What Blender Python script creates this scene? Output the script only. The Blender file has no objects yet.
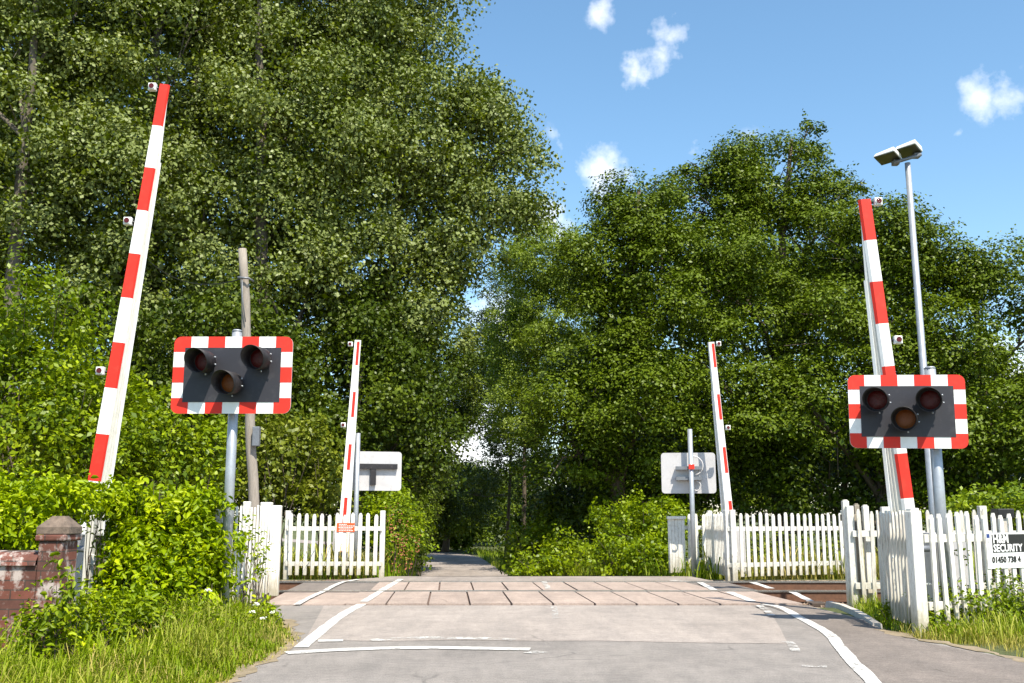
import bpy, math, random
import numpy as np
from mathutils import Vector, Matrix
R = math.radians
S = bpy.context.scene
COL = S.collection

# ---------------------------------------------------------------- camera
H = 1.2; PITCH = 10.03; FPX = 995.6
cd = bpy.data.cameras.new('camera'); cam = bpy.data.objects.new('camera', cd); COL.objects.link(cam)
cd.lens = 35; cd.sensor_width = 36; cd.clip_start = .05; cd.clip_end = 3000
cam.location = (0, 0, H); cam.rotation_euler = (R(90 + PITCH), 0, 0)
S.camera = cam
CP, SP = math.cos(R(PITCH)), math.sin(R(PITCH))
def ray(px, py):
    u = (px - 512) / FPX; v = (341.5 - py) / FPX
    return u, CP - v * SP, SP + v * CP
def W(px, py, Y):
    u, y, z = ray(px, py); t = Y / y
    return Vector((u * t, Y, H + z * t))
def G(px, py, z0=0.0):
    u, y, z = ray(px, py); t = (z0 - H) / z
    return Vector((u * t, y * t, z0))
def ppm(Y): return FPX / (Y * 1.0)

# ---------------------------------------------------------------- light
SUN_EL, SUN_AZ = 56, 27          # azimuth: degrees to the right of straight behind the camera
sd = Vector((math.sin(R(SUN_AZ)) * math.cos(R(SUN_EL)), -math.cos(R(SUN_AZ)) * math.cos(R(SUN_EL)), math.sin(R(SUN_EL))))
sl = bpy.data.lights.new('sun', 'SUN'); sl.energy = 5.0; sl.angle = R(.5); sl.color = (1, .94, .81)
so = bpy.data.objects.new('sun', sl); COL.objects.link(so)
so.rotation_euler = sd.to_track_quat('Z', 'Y').to_euler(); so.location = sd * 50
S.view_settings.view_transform = 'Standard'; S.view_settings.look = 'None'
S.view_settings.exposure = 0.74; S.view_settings.gamma = 1

w = bpy.data.worlds.new('World'); S.world = w; w.use_nodes = True
nt = w.node_tree; N = nt.nodes; L = nt.links
bg = N['Background']; bg.inputs[1].default_value = .13
sky = N.new('ShaderNodeTexSky'); sky.sky_type = 'NISHITA'; sky.sun_disc = False
sky.sun_elevation = R(SUN_EL); sky.sun_rotation = math.atan2(sd.x, sd.y)
sky.air_density = 1.0; sky.dust_density = .6; sky.ozone_density = 1.6
tc = N.new('ShaderNodeTexCoord')
hs = N.new('ShaderNodeHueSaturation'); hs.inputs['Saturation'].default_value = 1.1; hs.inputs['Hue'].default_value = .49; hs.inputs['Value'].default_value = 1.12
L.new(sky.outputs[0], hs.inputs['Color'])
cur = hs.outputs[0]
def mnode(op, a, b=None, c=None, clamp=False):
    n = N.new('ShaderNodeMath'); n.operation = op; n.use_clamp = clamp
    for i, v in enumerate((a, b, c)):
        if v is None: continue
        if isinstance(v, (int, float)): n.inputs[i].default_value = v
        else: L.new(v, n.inputs[i])
    return n.outputs[0]
nz = N.new('ShaderNodeTexNoise'); nz.inputs['Scale'].default_value = 16; nz.inputs['Detail'].default_value = 8; nz.inputs['Roughness'].default_value = .62
L.new(tc.outputs['Generated'], nz.inputs['Vector'])
nw = N.new('ShaderNodeTexNoise'); nw.inputs['Scale'].default_value = 13; nw.inputs['Detail'].default_value = 5; nw.inputs['Roughness'].default_value = .6
L.new(tc.outputs['Generated'], nw.inputs['Vector'])
wv = N.new('ShaderNodeVectorMath'); wv.operation = 'MULTIPLY_ADD'; L.new(nw.outputs['Color'], wv.inputs[0]); wv.inputs[1].default_value = (.075, .075, .075)
L.new(tc.outputs['Generated'], wv.inputs[2])
wv2 = N.new('ShaderNodeVectorMath'); wv2.operation = 'SUBTRACT'; L.new(wv.outputs[0], wv2.inputs[0]); wv2.inputs[1].default_value = (.0375, .0375, .0375)
# clouds: (px, py, radius_deg, density, spread)
mask = None
for (cx, cy, rad, amp) in ((668, 42, 1.7, 1.0), (660, 60, 1.6, 1.0), (650, 76, 1.6, 1.05), (632, 78, 1.3, .85), (662, 94, 1.2, .6),
                           (600, 168, 2.3, 1.05), (583, 172, 1.2, .8), (622, 160, 1.2, .5),
                           (604, 12, 1.2, .7), (552, 135, .9, .35), (556, 150, 1.0, .45),
                           (985, 95, 1.9, .7), (1008, 108, 1.9, .68), (972, 86, 1.2, .6), (1015, 78, 1.2, .5),
                           (952, 133, .8, .4), (740, 128, .9, .3), (470, 440, 5, 1.5), (500, 330, 3, 1.2), (540, 225, 1.8, 1.2), (690, 155, 1.2, .5),
                           (1010, 395, 4, 1.2), (-200, 100, 9, 1.2), (1400, 60, 8, 1.1), (1300, 350, 12, .9)):
    d = Vector(ray(cx, cy)).normalized()
    dp = N.new('ShaderNodeVectorMath'); dp.operation = 'DISTANCE'; L.new(wv2.outputs[0], dp.inputs[0]); dp.inputs[1].default_value = d
    m = mnode('SUBTRACT', 1.0, mnode('DIVIDE', dp.outputs['Value'], R(rad)), clamp=True)
    m = mnode('MULTIPLY', m, amp)
    mask = m if mask is None else mnode('MAXIMUM', mask, m)
nn = mnode('MULTIPLY_ADD', nz.outputs['Fac'], 3.0, -1.5)
msk = mnode('MULTIPLY_ADD', mask, 1.45, -.31)
dens = mnode('ADD', msk, nn)
dens = mnode('MULTIPLY', dens, .75, clamp=True)
dens = mnode('MULTIPLY', dens, mnode('MULTIPLY', mask, 4, clamp=True), clamp=True)
dens = mnode('MULTIPLY', dens, .88)
mx = N.new('ShaderNodeMix'); mx.data_type = 'RGBA'; L.new(dens, mx.inputs[0]); L.new(cur, mx.inputs[6]); mx.inputs[7].default_value = (8.0, 7.9, 8.1, 1)
L.new(mx.outputs[2], bg.inputs[0])
try:
    S.cycles.max_bounces = 6; S.cycles.diffuse_bounces = 3; S.cycles.transmission_bounces = 4; S.cycles.transparent_max_bounces = 4
except Exception: pass

# ---------------------------------------------------------------- materials
def new_mat(name):
    m = bpy.data.materials.new(name); m.use_nodes = True
    return m, m.node_tree, m.node_tree.nodes['Principled BSDF']
def lk(nt, a, b): nt.links.new(a, b)
def ramp(nt, fac, stops):
    r = nt.nodes.new('ShaderNodeValToRGB')
    e = r.color_ramp.elements
    e[0].position = stops[0][0]; e[0].color = (*stops[0][1], 1)
    e[1].position = stops[-1][0]; e[1].color = (*stops[-1][1], 1)
    for p, c in stops[1:-1]:
        q = e.new(p); q.color = (*c, 1)
    lk(nt, fac, r.inputs[0]); return r.outputs[0]
def noise(nt, scale, detail=5, rough=.6, vec=None, dist=0):
    n = nt.nodes.new('ShaderNodeTexNoise'); n.inputs['Scale'].default_value = scale
    n.inputs['Detail'].default_value = detail; n.inputs['Roughness'].default_value = rough; n.inputs['Distortion'].default_value = dist
    if vec is not None: lk(nt, vec, n.inputs['Vector'])
    return n.outputs['Fac']
def objco(nt, scale=(1, 1, 1)):
    g = nt.nodes.new('ShaderNodeNewGeometry'); mp = nt.nodes.new('ShaderNodeMapping'); mp.inputs['Scale'].default_value = scale
    lk(nt, g.outputs['Position'], mp.inputs['Vector']); return mp.outputs[0]
def mixc(nt, f, a, b, mode='MIX'):
    m = nt.nodes.new('ShaderNodeMix'); m.data_type = 'RGBA'; m.blend_type = mode
    for i, v in ((0, f), (6, a), (7, b)):
        if isinstance(v, (int, float)): m.inputs[i].default_value = v
        elif isinstance(v, tuple): m.inputs[i].default_value = (*v, 1)
        else: lk(nt, v, m.inputs[i])
    return m.outputs[2]
def bump(nt, bs, h, strength=.3, dist=.01):
    b = nt.nodes.new('ShaderNodeBump'); b.inputs['Strength'].default_value = strength; b.inputs['Distance'].default_value = dist
    lk(nt, h, b.inputs['Height']); lk(nt, b.outputs[0], bs.inputs['Normal'])
def splash(nt, col, dirt):
    g = nt.nodes.new('ShaderNodeNewGeometry'); sp = nt.nodes.new('ShaderNodeSeparateXYZ'); lk(nt, g.outputs['Position'], sp.inputs[0])
    a = nt.nodes.new('ShaderNodeMath'); a.operation = 'MULTIPLY_ADD'; lk(nt, sp.outputs[2], a.inputs[0]); a.inputs[1].default_value = -1.1; 
    lk(nt, noise(nt, 7, 6, .7, objco(nt, (2.5, 2.5, .8))), a.inputs[2])
    return mixc(nt, ramp(nt, a.outputs[0], [(.0, (0, 0, 0)), (.45, (.75,) * 3)]), col, dirt)
def simple(name, c, rough=.5, metal=0, var=.25, scale=6, dirt=None, dirt_amt=.5, stretch=(1, 1, 1), bmp=0):
    m, nt, bs = new_mat(name)
    co = objco(nt, stretch)
    n = noise(nt, scale, 6, .65, co)
    lo = tuple(x * (1 - var) for x in c); hi = tuple(min(1, x * (1 + var * .6)) for x in c)
    col = ramp(nt, n, [(.3, lo), (.7, hi)])
    if dirt:
        n2 = noise(nt, scale * 2.3, 8, .7, co)
        f = ramp(nt, n2, [(.52, (0, 0, 0)), (.72, (dirt_amt,) * 3)])
        col = mixc(nt, f, col, dirt)
    if 'picket' in name or 'rail_paint' in name: col = splash(nt, col, (.3, .25, .15))
    lk(nt, col, bs.inputs['Base Color'])
    bs.inputs['Roughness'].default_value = rough; bs.inputs['Metallic'].default_value = metal
    if bmp: bump(nt, bs, noise(nt, scale * 8, 4, .6, co), bmp, .004)
    return m
M = {}
M['picket'] = simple('white_picket_paint', (.8, .765, .69), .6, 0, .14, 9, (.33, .24, .16), .9, (3, 3, .5), .3)
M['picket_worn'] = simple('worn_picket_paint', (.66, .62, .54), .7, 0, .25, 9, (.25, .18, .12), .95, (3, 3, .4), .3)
M['rail_paint'] = simple('weathered_white_rail_paint', (.72, .7, .64), .6, 0, .15, 7, (.3, .24, .18), .7, (1, 1, 1), .2)
M['grey_wood'] = simple('bare_grey_timber', (.3, .26, .2), .8, 0, .3, 14, (.12, .09, .06), .6, (5, 5, .5), .4)
M['red'] = simple('signal_red', (.66, .02, .006), .65, 0, .14, 2.5, (.42, .06, .03), .45)
M['white'] = simple('gloss_white', (.82, .81, .79), .4, 0, .05, 4, (.5, .47, .4), .25)
M['boom_side'] = simple('boom_side_aluminium', (.68, .65, .58), .6, 0, .25, 10, (.3, .29, .26), .7, (8, 8, .35), .2)
M['galv'] = simple('galvanised_steel', (.40, .42, .45), .45, .45, .16, 9, (.22, .22, .22), .35, (1, 1, 1))
M['darkgalv'] = simple('dull_dark_steel', (.2, .21, .23), .5, .4, .2, 9, (.1, .1, .1), .4)
M['panel_back'] = simple('sign_back_grey', (.52, .5, .5), .55, .1, .1, 4, (.3, .28, .27), .4)
M['board'] = simple('charcoal_signal_board', (.022, .021, .028), .55, 0, .15, 3, (.09, .085, .09), .3)
M['black'] = simple('black_plastic', (.014, .013, .014), .35, 0, .2, 8, (.05, .045, .04), .4)
M['hood'] = simple('dusty_black_hood', (.012, .01, .012), .6, 0, .2, 8, (.09, .07, .07), .5)
M['orange'] = simple('notice_orange_red', (.78, .1, .02), .5, 0, .06, 5)
M['steel'] = simple('polished_rail_head', (.6, .58, .55), .25, .9, .1, 9)
M['rust'] = simple('rusty_rail', (.14, .065, .035), .85, 0, .3, 20, (.05, .03, .02), .6)
M['bark'] = simple('tree_bark', (.12, .09, .062), .9, 0, .4, 5, (.04, .032, .022), .7, (4, 4, .7), .6)
M['bark_pale'] = simple('pale_grey_bark', (.12, .1, .075), .9, 0, .4, 5, (.07, .055, .04), .7, (4, 4, .7), .6)
M['polewood'] = simple('weathered_pole_timber', (.29, .25, .21), .85, 0, .3, 12, (.16, .12, .09), .7, (6, 6, .35), .5)
M['sleeper'] = simple('tarred_sleeper', (.07, .05, .038), .9, 0, .3, 12, None, 0, (1, 1, 1), .5)
M['concrete'] = simple('pale_kerb_concrete', (.56, .5, .43), .85, 0, .2, 12, (.2, .17, .14), .6, (1, 1, 1), .4)
M['glasscover'] = simple('lamp_glass_cover', (.05, .05, .02), .35, 0, .4, 7)
M['blue'] = simple('badge_blue', (.03, .06, .22), .5)
M['stone_cap'] = simple('weathered_cap_stone', (.17, .125, .095), .95, 0, .45, 9, (.04, .035, .028), .9, (1, 1, 1), 1.0)
M['flower'] = simple('white_petal', (.8, .8, .74), .6, 0, .08, 5)
M['rusty_seed'] = simple('red_brown_seed', (.36, .13, .06), .8, 0, .3, 5)

def lens_mat(name, c):
    m, nt, bs = new_mat(name)
    v = nt.nodes.new('ShaderNodeTexVoronoi'); v.inputs['Scale'].default_value = 90
    lk(nt, ramp(nt, v.outputs['Distance'], [(.0, tuple(x * 1.3 for x in c)), (.8, tuple(x * .6 for x in c))]), bs.inputs['Base Color'])
    bs.inputs['Roughness'].default_value = .12; bump(nt, bs, v.outputs['Distance'], .4, .004); return m
M['lens_red'] = lens_mat('unlit_red_lens', (.11, .005, .005))
M['lens_amber'] = lens_mat('unlit_amber_lens', (.26, .07, .01))

def asphalt(name, c, pinkish=.0, patch=.25, rough=.85):
    m, nt, bs = new_mat(name)
    co = objco(nt)
    a = noise(nt, .55, 5, .6, co, .4); b = noise(nt, 3.2, 7, .7, co); g = noise(nt, 75, 4, .8, co)
    st = objco(nt, (2.2, .35, 1)); s = noise(nt, 1.4, 6, .6, st)
    col = ramp(nt, a, [(.3, tuple(x * (1 - patch) for x in c)), (.7, tuple(x * (1 + patch * .5) for x in c))])
    col = mixc(nt, .5, col, ramp(nt, b, [(.3, (.36, .36, .36)), (.7, (.62, .61, .6))]), 'OVERLAY')
    col = mixc(nt, .35, col, ramp(nt, s, [(.3, (.34, .34, .35)), (.68, (.66, .64, .63))]), 'OVERLAY')
    col = mixc(nt, .35, col, ramp(nt, noise(nt, 13, 6, .8, co), [(.35, (.3, .3, .3)), (.65, (.68, .68, .67))]), 'OVERLAY')
    col = mixc(nt, .7, col, ramp(nt, g, [(.3, (.22, .22, .22)), (.7, (.78, .77, .75))]), 'OVERLAY')
    # hairline cracks and darker repair stains
    v = nt.nodes.new('ShaderNodeTexVoronoi'); v.feature = 'DISTANCE_TO_EDGE'; v.inputs['Scale'].default_value = .55
    dn = nt.nodes.new('ShaderNodeTexNoise'); dn.inputs['Scale'].default_value = 2.2; lk(nt, co, dn.inputs['Vector'])
    lk(nt, mixc(nt, .22, co, dn.outputs['Color'], 'ADD'), v.inputs['Vector'])
    ck = ramp(nt, v.outputs['Distance'], [(.0, (1, 1, 1)), (.012, (0, 0, 0))])
    gate = ramp(nt, noise(nt, .9, 3, .5, co), [(.55, (0, 0, 0)), (.62, (.55,) * 3)])
    col = mixc(nt, mixc(nt, 1.0, ck, gate, 'MULTIPLY'), col, tuple(x * .35 for x in c))
    st2 = ramp(nt, noise(nt, 1.7, 8, .75, co, 1.2), [(.66, (0, 0, 0)), (.74, (.4,) * 3)])
    col = mixc(nt, st2, col, tuple(x * .55 for x in c))
    lk(nt, col, bs.inputs['Base Color']); bs.inputs['Roughness'].default_value = rough; bs.inputs['Specular IOR Level'].default_value = .165
    bump(nt, bs, g, .5, .006); return m
M['road'] = asphalt('old_grey_asphalt', (.25, .228, .213), patch=.14)
M['road_light'] = asphalt('pale_worn_asphalt', (.33, .29, .265), patch=.12)
M['road_dark'] = asphalt('brown_grey_footway_asphalt', (.2, .172, .155), patch=.15)
M['road_far'] = asphalt('far_lane_asphalt', (.3, .26, .235))
M['deck'] = asphalt('pink_rubber_panel', (.37, .295, .255), patch=.15)
M['deck_frame'] = simple('dark_joint', (.15, .1, .08), .8, 0, .2, 20)
def paint_mat(name, thr):
    m, nt, bs = new_mat(name)
    co = objco(nt)
    n = noise(nt, 45, 8, .85, co); n2 = noise(nt, 5, 5, .7, co)
    f = ramp(nt, mixc(nt, .5, n, n2), [(thr, (0, 0, 0)), (thr + .07, (1, 1, 1))])
    lk(nt, ramp(nt, noise(nt, 9, 5, .6, co), [(.3, (.46, .43, .4)), (.65, (.68, .66, .62))]), bs.inputs['Base Color']); bs.inputs['Roughness'].default_value = .75
    tr = nt.nodes.new('ShaderNodeBsdfTransparent'); mx_ = nt.nodes.new('ShaderNodeMixShader')
    lk(nt, f, mx_.inputs[0]); lk(nt, tr.outputs[0], mx_.inputs[1]); lk(nt, bs.outputs[0], mx_.inputs[2]); lk(nt, mx_.outputs[0], nt.nodes['Material Output'].inputs['Surface'])
    return m
M['paint'] = paint_mat('worn_road_paint', .4)
M['paint_faint'] = paint_mat('faint_road_paint', .47)
def ground_mat():
    m, nt, bs = new_mat('verge_soil_and_turf')
    co = objco(nt)
    n = noise(nt, .6, 6, .65, co); k = noise(nt, 14, 6, .7, co)
    col = ramp(nt, n, [(.3, (.055, .075, .02)), (.55, (.09, .1, .03)), (.75, (.13, .13, .05))])
    col = mixc(nt, .6, col, ramp(nt, k, [(.3, (.2, .2, .2)), (.7, (.8, .8, .75))]), 'OVERLAY')
    lk(nt, col, bs.inputs['Base Color']); bs.inputs['Roughness'].default_value = .95; bump(nt, bs, k, .8, .05); return m
M['ground'] = ground_mat()
def ballast_mat():
    m, nt, bs = new_mat('brown_ballast')
    co = objco(nt); v = nt.nodes.new('ShaderNodeTexVoronoi'); v.inputs['Scale'].default_value = 22; lk(nt, co, v.inputs['Vector'])
    sp = nt.nodes.new('ShaderNodeSeparateColor'); lk(nt, v.outputs['Color'], sp.inputs[0])
    lk(nt, ramp(nt, sp.outputs[0], [(0, (.1, .06, .04)), (.5, (.22, .15, .1)), (1, (.34, .26, .2))]), bs.inputs['Base Color'])
    bs.inputs['Roughness'].default_value = .95; bump(nt, bs, v.outputs['Distance'], .9, .03); return m
M['ballast'] = ballast_mat()
def sand_mat():
    m, nt, bs = new_mat('sandy_road_edge')
    co = objco(nt); n = noise(nt, 5, 8, .75, co)
    lk(nt, ramp(nt, n, [(.3, (.14, .11, .06)), (.6, (.3, .23, .15)), (.8, (.4, .33, .25))]), bs.inputs['Base Color']); bs.inputs['Roughness'].default_value = .95
    bump(nt, bs, noise(nt, 60, 4, .6, co), .6, .01); return m
M['sand'] = sand_mat()
def brick_mat():
    m, nt, bs = new_mat('old_red_brick_with_lichen')
    g = nt.nodes.new('ShaderNodeNewGeometry'); sp = nt.nodes.new('ShaderNodeSeparateXYZ'); lk(nt, g.outputs['Position'], sp.inputs[0])
    cb = nt.nodes.new('ShaderNodeCombineXYZ')
    ad = nt.nodes.new('ShaderNodeMath'); ad.operation = 'ADD'; lk(nt, sp.outputs[0], ad.inputs[0]); lk(nt, sp.outputs[1], ad.inputs[1])
    lk(nt, ad.outputs[0], cb.inputs[0]); lk(nt, sp.outputs[2], cb.inputs[1])
    b = nt.nodes.new('ShaderNodeTexBrick'); lk(nt, cb.outputs[0], b.inputs['Vector'])
    b.inputs['Scale'].default_value = 1; b.inputs['Brick Width'].default_value = .225; b.inputs['Row Height'].default_value = .077
    b.inputs['Mortar Size'].default_value = .006; b.inputs['Mortar Smooth'].default_value = .3
    b.inputs['Color1'].default_value = (.17, .055, .035, 1); b.inputs['Color2'].default_value = (.09, .04, .03, 1); b.inputs['Mortar'].default_value = (.05, .035, .028, 1)
    co = objco(nt); n = noise(nt, 8, 8, .7, co)
    col = mixc(nt, .6, b.outputs['Color'], ramp(nt, n, [(.3, (.25, .22, .2)), (.7, (.75, .7, .68))]), 'OVERLAY')
    lich = ramp(nt, noise(nt, 5.5, 8, .72, objco(nt, (1, 1, .8))), [(.5, (0, 0, 0)), (.6, (.85,) * 3)])
    col = mixc(nt, lich, col, (.5, .42, .38))
    lk(nt, col, bs.inputs['Base Color']); bs.inputs['Roughness'].default_value = .9
    bump(nt, bs, mixc(nt, .5, b.outputs['Fac'], n), -.6, .02); return m
M['brick'] = brick_mat()

def leaf_mat(name, dark, mid, light, under=None, trans=.3, rough=.45, spec=.4):
    m, nt, bs = new_mat(name)
    at = nt.nodes.new('ShaderNodeAttribute'); at.attribute_name = 'rnd'
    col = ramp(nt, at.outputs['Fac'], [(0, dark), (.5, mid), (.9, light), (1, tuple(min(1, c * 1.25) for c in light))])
    g = nt.nodes.new('ShaderNodeNewGeometry')
    big = noise(nt, .45, 3, .5, g.outputs['Position'])
    col = mixc(nt, .3, col, ramp(nt, big, [(.35, (.36, .4, .38)), (.65, (.64, .6, .5))]), 'OVERLAY')
    if under: col = mixc(nt, g.outputs['Backfacing'], col, under)
    hsn = nt.nodes.new('ShaderNodeHueSaturation'); hsn.inputs['Saturation'].default_value = 1.08; hsn.inputs['Value'].default_value = .96; lk(nt, col, hsn.inputs['Color']); col = hsn.outputs[0]
    lk(nt, col, bs.inputs['Base Color']); bs.inputs['Roughness'].default_value = rough; bs.inputs['Specular IOR Level'].default_value = spec * .7
    tr = nt.nodes.new('ShaderNodeBsdfTranslucent')
    lk(nt, mixc(nt, 1.0, col, (1.1, 1.2, .4), 'MULTIPLY'), tr.inputs['Color'])
    mxs = nt.nodes.new('ShaderNodeMixShader'); mxs.inputs[0].default_value = trans * .72
    lk(nt, bs.outputs[0], mxs.inputs[1]); lk(nt, tr.outputs[0], mxs.inputs[2])
    lk(nt, mxs.outputs[0], nt.nodes['Material Output'].inputs['Surface']); return m
M['leaf_poplar'] = leaf_mat('poplar_leaf', (.066, .094, .006), (.128, .162, .013), (.26, .285, .055), (.2, .235, .08), .22, .42, .32)
M['leaf_dark'] = leaf_mat('deep_green_leaf', (.038, .07, .004), (.088, .132, .007), (.19, .24, .018), (.11, .15, .017), .18, .44, .3)
M['leaf_pale'] = leaf_mat('pale_green_leaf', (.15, .2, .03), (.22, .28, .05), (.3, .36, .09), None, .42)  # leaf colour lightened to stand in for sun and haze on the centre tree
M['leaf_bright'] = leaf_mat('bright_shrub_leaf', (.085, .135, .007), (.17, .23, .012), (.27, .33, .03), None, .3)
M['leaf_hedge'] = leaf_mat('bramble_leaf', (.15, .22, .010), (.25, .335, .014), (.38, .44, .04), None, .34, .42, .3)
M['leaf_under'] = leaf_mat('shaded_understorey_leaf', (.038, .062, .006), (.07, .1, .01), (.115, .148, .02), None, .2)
M['leaf_olive'] = leaf_mat('olive_shrub_leaf', (.09, .115, .012), (.15, .175, .02), (.24, .26, .05), None, .28)
M['grass'] = leaf_mat('long_grass_blade', (.11, .175, .012), (.19, .255, .022), (.33, .33, .08), None, .34, .5, .25)
M['grass_dry'] = leaf_mat('dry_grass_blade', (.24, .24, .05), (.38, .33, .1), (.52, .42, .18), None, .3, .6, .2)

# ---------------------------------------------------------------- mesh helpers
class MB:
    def __init__(s): s.v = []; s.f = []; s.m = []; s.sm = []
    def add(s, vs, fs, mi=0, smooth=False):
        o = len(s.v); s.v += [tuple(v) for v in vs]
        for f in fs: s.f.append(tuple(i + o for i in f)); s.m.append(mi); s.sm.append(smooth)
    def hexa(s, c8, mi=0):       # bottom 4 ccw, top 4 ccw
        s.add(c8, [(3, 2, 1, 0), (4, 5, 6, 7), (0, 1, 5, 4), (1, 2, 6, 5), (2, 3, 7, 6), (3, 0, 4, 7)], mi)
    def box(s, c, d, mi=0, rot=None, ax=None):
        hx, hy, hz = d[0] / 2, d[1] / 2, d[2] / 2
        p = [Vector(q) for q in ((-hx, -hy, -hz), (hx, -hy, -hz), (hx, hy, -hz), (-hx, hy, -hz), (-hx, -hy, hz), (hx, -hy, hz), (hx, hy, hz), (-hx, hy, hz))]
        if rot is not None:
            m = Matrix.Rotation(rot, 3, 'Z') if not isinstance(rot, Matrix) else rot
            p = [m @ q for q in p]
        s.hexa([q + Vector(c) for q in p], mi)
    def tube(s, pts, rad, mi=0, seg=10, caps=True):
        pts = [Vector(p) for p in pts]; n = len(pts)
        if isinstance(rad, (int, float)): rad = [rad] * n
        vs = []; prev = None
        for i, p in enumerate(pts):
            t = (pts[min(i + 1, n - 1)] - pts[max(i - 1, 0)]).normalized()
            ref = prev if prev is not None else (Vector((1, 0, 0)) if abs(t.x) < .9 else Vector((0, 1, 0)))
            a = (ref - t * ref.dot(t)).normalized(); b = t.cross(a); prev = a
            for k in range(seg):
                an = 2 * math.pi * k / seg; vs.append(p + (a * math.cos(an) + b * math.sin(an)) * rad[i])
        fs = [(i * seg + k, i * seg + (k + 1) % seg, (i + 1) * seg + (k + 1) % seg, (i + 1) * seg + k) for i in range(n - 1) for k in range(seg)]
        s.add(vs, fs, mi, True)
        if caps:
            o = len(s.v) - len(vs)
            s.f.append(tuple(o + k for k in reversed(range(seg)))); s.m.append(mi); s.sm.append(False)
            s.f.append(tuple(o + (n - 1) * seg + k for k in range(seg))); s.m.append(mi); s.sm.append(False)
    def prism(s, poly, z0, z1, mi=0, mi_top=None):   # poly in XY
        n = len(poly); vs = [(p[0], p[1], z0) for p in poly] + [(p[0], p[1], z1) for p in poly]
        s.add(vs, [tuple(reversed(range(n)))] + [(i, (i + 1) % n, n + (i + 1) % n, n + i) for i in range(n)], mi)
        s.add(vs[n:], [tuple(range(n))], mi if mi_top is None else mi_top)
    def build(s, name, mats, parent=None, bevel=0, local=False):
        me = bpy.data.meshes.new(name)
        off = Vector((0, 0, 0))
        if parent is not None and not local: off = world_loc(parent)
        vs = [(v[0] - off.x, v[1] - off.y, v[2] - off.z) for v in s.v]
        me.from_pydata(vs, [], s.f)
        if not isinstance(mats, (list, tuple)): mats = [mats]
        for m in mats: me.materials.append(m)
        me.polygons.foreach_set('material_index', s.m); me.polygons.foreach_set('use_smooth', s.sm); me.update()
        o = bpy.data.objects.new(name, me); COL.objects.link(o)
        if parent is not None: o.parent = parent
        if bevel:
            b = o.modifiers.new('edge', 'BEVEL'); b.width = bevel; b.segments = 2; b.limit_method = 'ANGLE'; b.angle_limit = R(50)
        return o
def world_loc(o):
    v = Vector(o.location)
    while o.parent is not None: o = o.parent; v += Vector(o.location)
    return v
def thing(name, loc, label, cat, group=None):
    o = bpy.data.objects.new(name, None); COL.objects.link(o); o.location = loc; o.empty_display_size = .2
    o['label'] = label; o['category'] = cat
    if group: o['group'] = group
    return o
def tag(o, label, cat, group=None):
    o['label'] = label; o['category'] = cat
    if group: o['group'] = group
    return o
def struct(o): o['kind'] = 'structure'; return o

# ---------------------------------------------------------------- the ground
def sstep(a, b, x):
    t = min(1, max(0, (x - a) / (b - a))); return t * t * (3 - 2 * t)
def ground_z(x, y):
    z = -.03
    if y > 20.6: z = -.03 - 1.62 * min(1, (y - 20.6) / 24.5) * (1 if y > 45 else 1)
    if y > 45: z = -1.65
    if y > 90: z += sstep(90, 200, y) * 3
    if 14.25 < y < 20.35: z = -.2
    if y < 14.25:
        if x < -2.7: z += .05 * sstep(-2.7, -3.6, x) * 1
        if x > 3.8: z += .0
    return z
def terrain():
    xs = sorted(set([-400, -250, -150, -90, -60, -45, -36, -28, -22, -18, -15, -12, -10, -8, -7, -6] + [i * .5 for i in range(-11, 16)] + [8, 9, 10, 12, 15, 18, 22, 28, 36, 45, 60, 90, 150, 250, 400]))
    ys = sorted(set([-200, -80, -40, -20, -10, -5] + [i * .75 for i in range(0, 19)] + [14.24, 14.28, 16, 18, 20.34, 20.38, 20.6] + [21.5 + i for i in range(0, 30)] + [52, 56, 60, 66, 72, 80, 90, 105, 125, 150, 200, 300, 600, 1200]))
    vs = [(x, y, ground_z(x, y)) for y in ys for x in xs]; nx = len(xs)
    fs = [(j * nx + i, j * nx + i + 1, (j + 1) * nx + i + 1, (j + 1) * nx + i) for j in range(len(ys) - 1) for i in range(nx - 1)]
    b = MB(); b.add(vs, fs); 
    for k, f in enumerate(b.f):
        yc = sum(b.v[i][1] for i in f) / 4
        if 14.2 < yc < 20.4: b.m[k] = 1
    o = b.build('ground', [M['ground'], M['ballast']]); return struct(o)
terrain()

def sheet(name, pts, z, mat, sub=None):
    b = MB(); b.add([(p[0], p[1], z) for p in pts], [tuple(range(len(pts)))])
    o = b.build(name, mat); return struct(o)
EDGE_L = [(-2.75, -6), (-2.5, 4), G(225, 683).to_tuple()[:2], G(252, 668).to_tuple()[:2], G(283, 652).to_tuple()[:2], G(297, 640).to_tuple()[:2], (-2.72, 12.3), (-3.1, 13.2), (-3.2, 14.25)]
EDGE_R = [(4.1, 14.25), G(866, 620).to_tuple()[:2], G(884, 630).to_tuple()[:2], G(920, 640).to_tuple()[:2], G(975, 650).to_tuple()[:2], G(1024, 662).to_tuple()[:2], (5.6, 6.5), (6.0, -6)]
b = MB(); b.prism(list(reversed(EDGE_L)) + list(reversed(EDGE_R)), -.3, 0.0)
for i, f in enumerate(b.f): pass
# make winding face up
b = MB(); poly = EDGE_R[::-1] + EDGE_L[::-1]; b.prism(poly, -.3, 0.0)
struct(b.build('road', M['road']))
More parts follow.
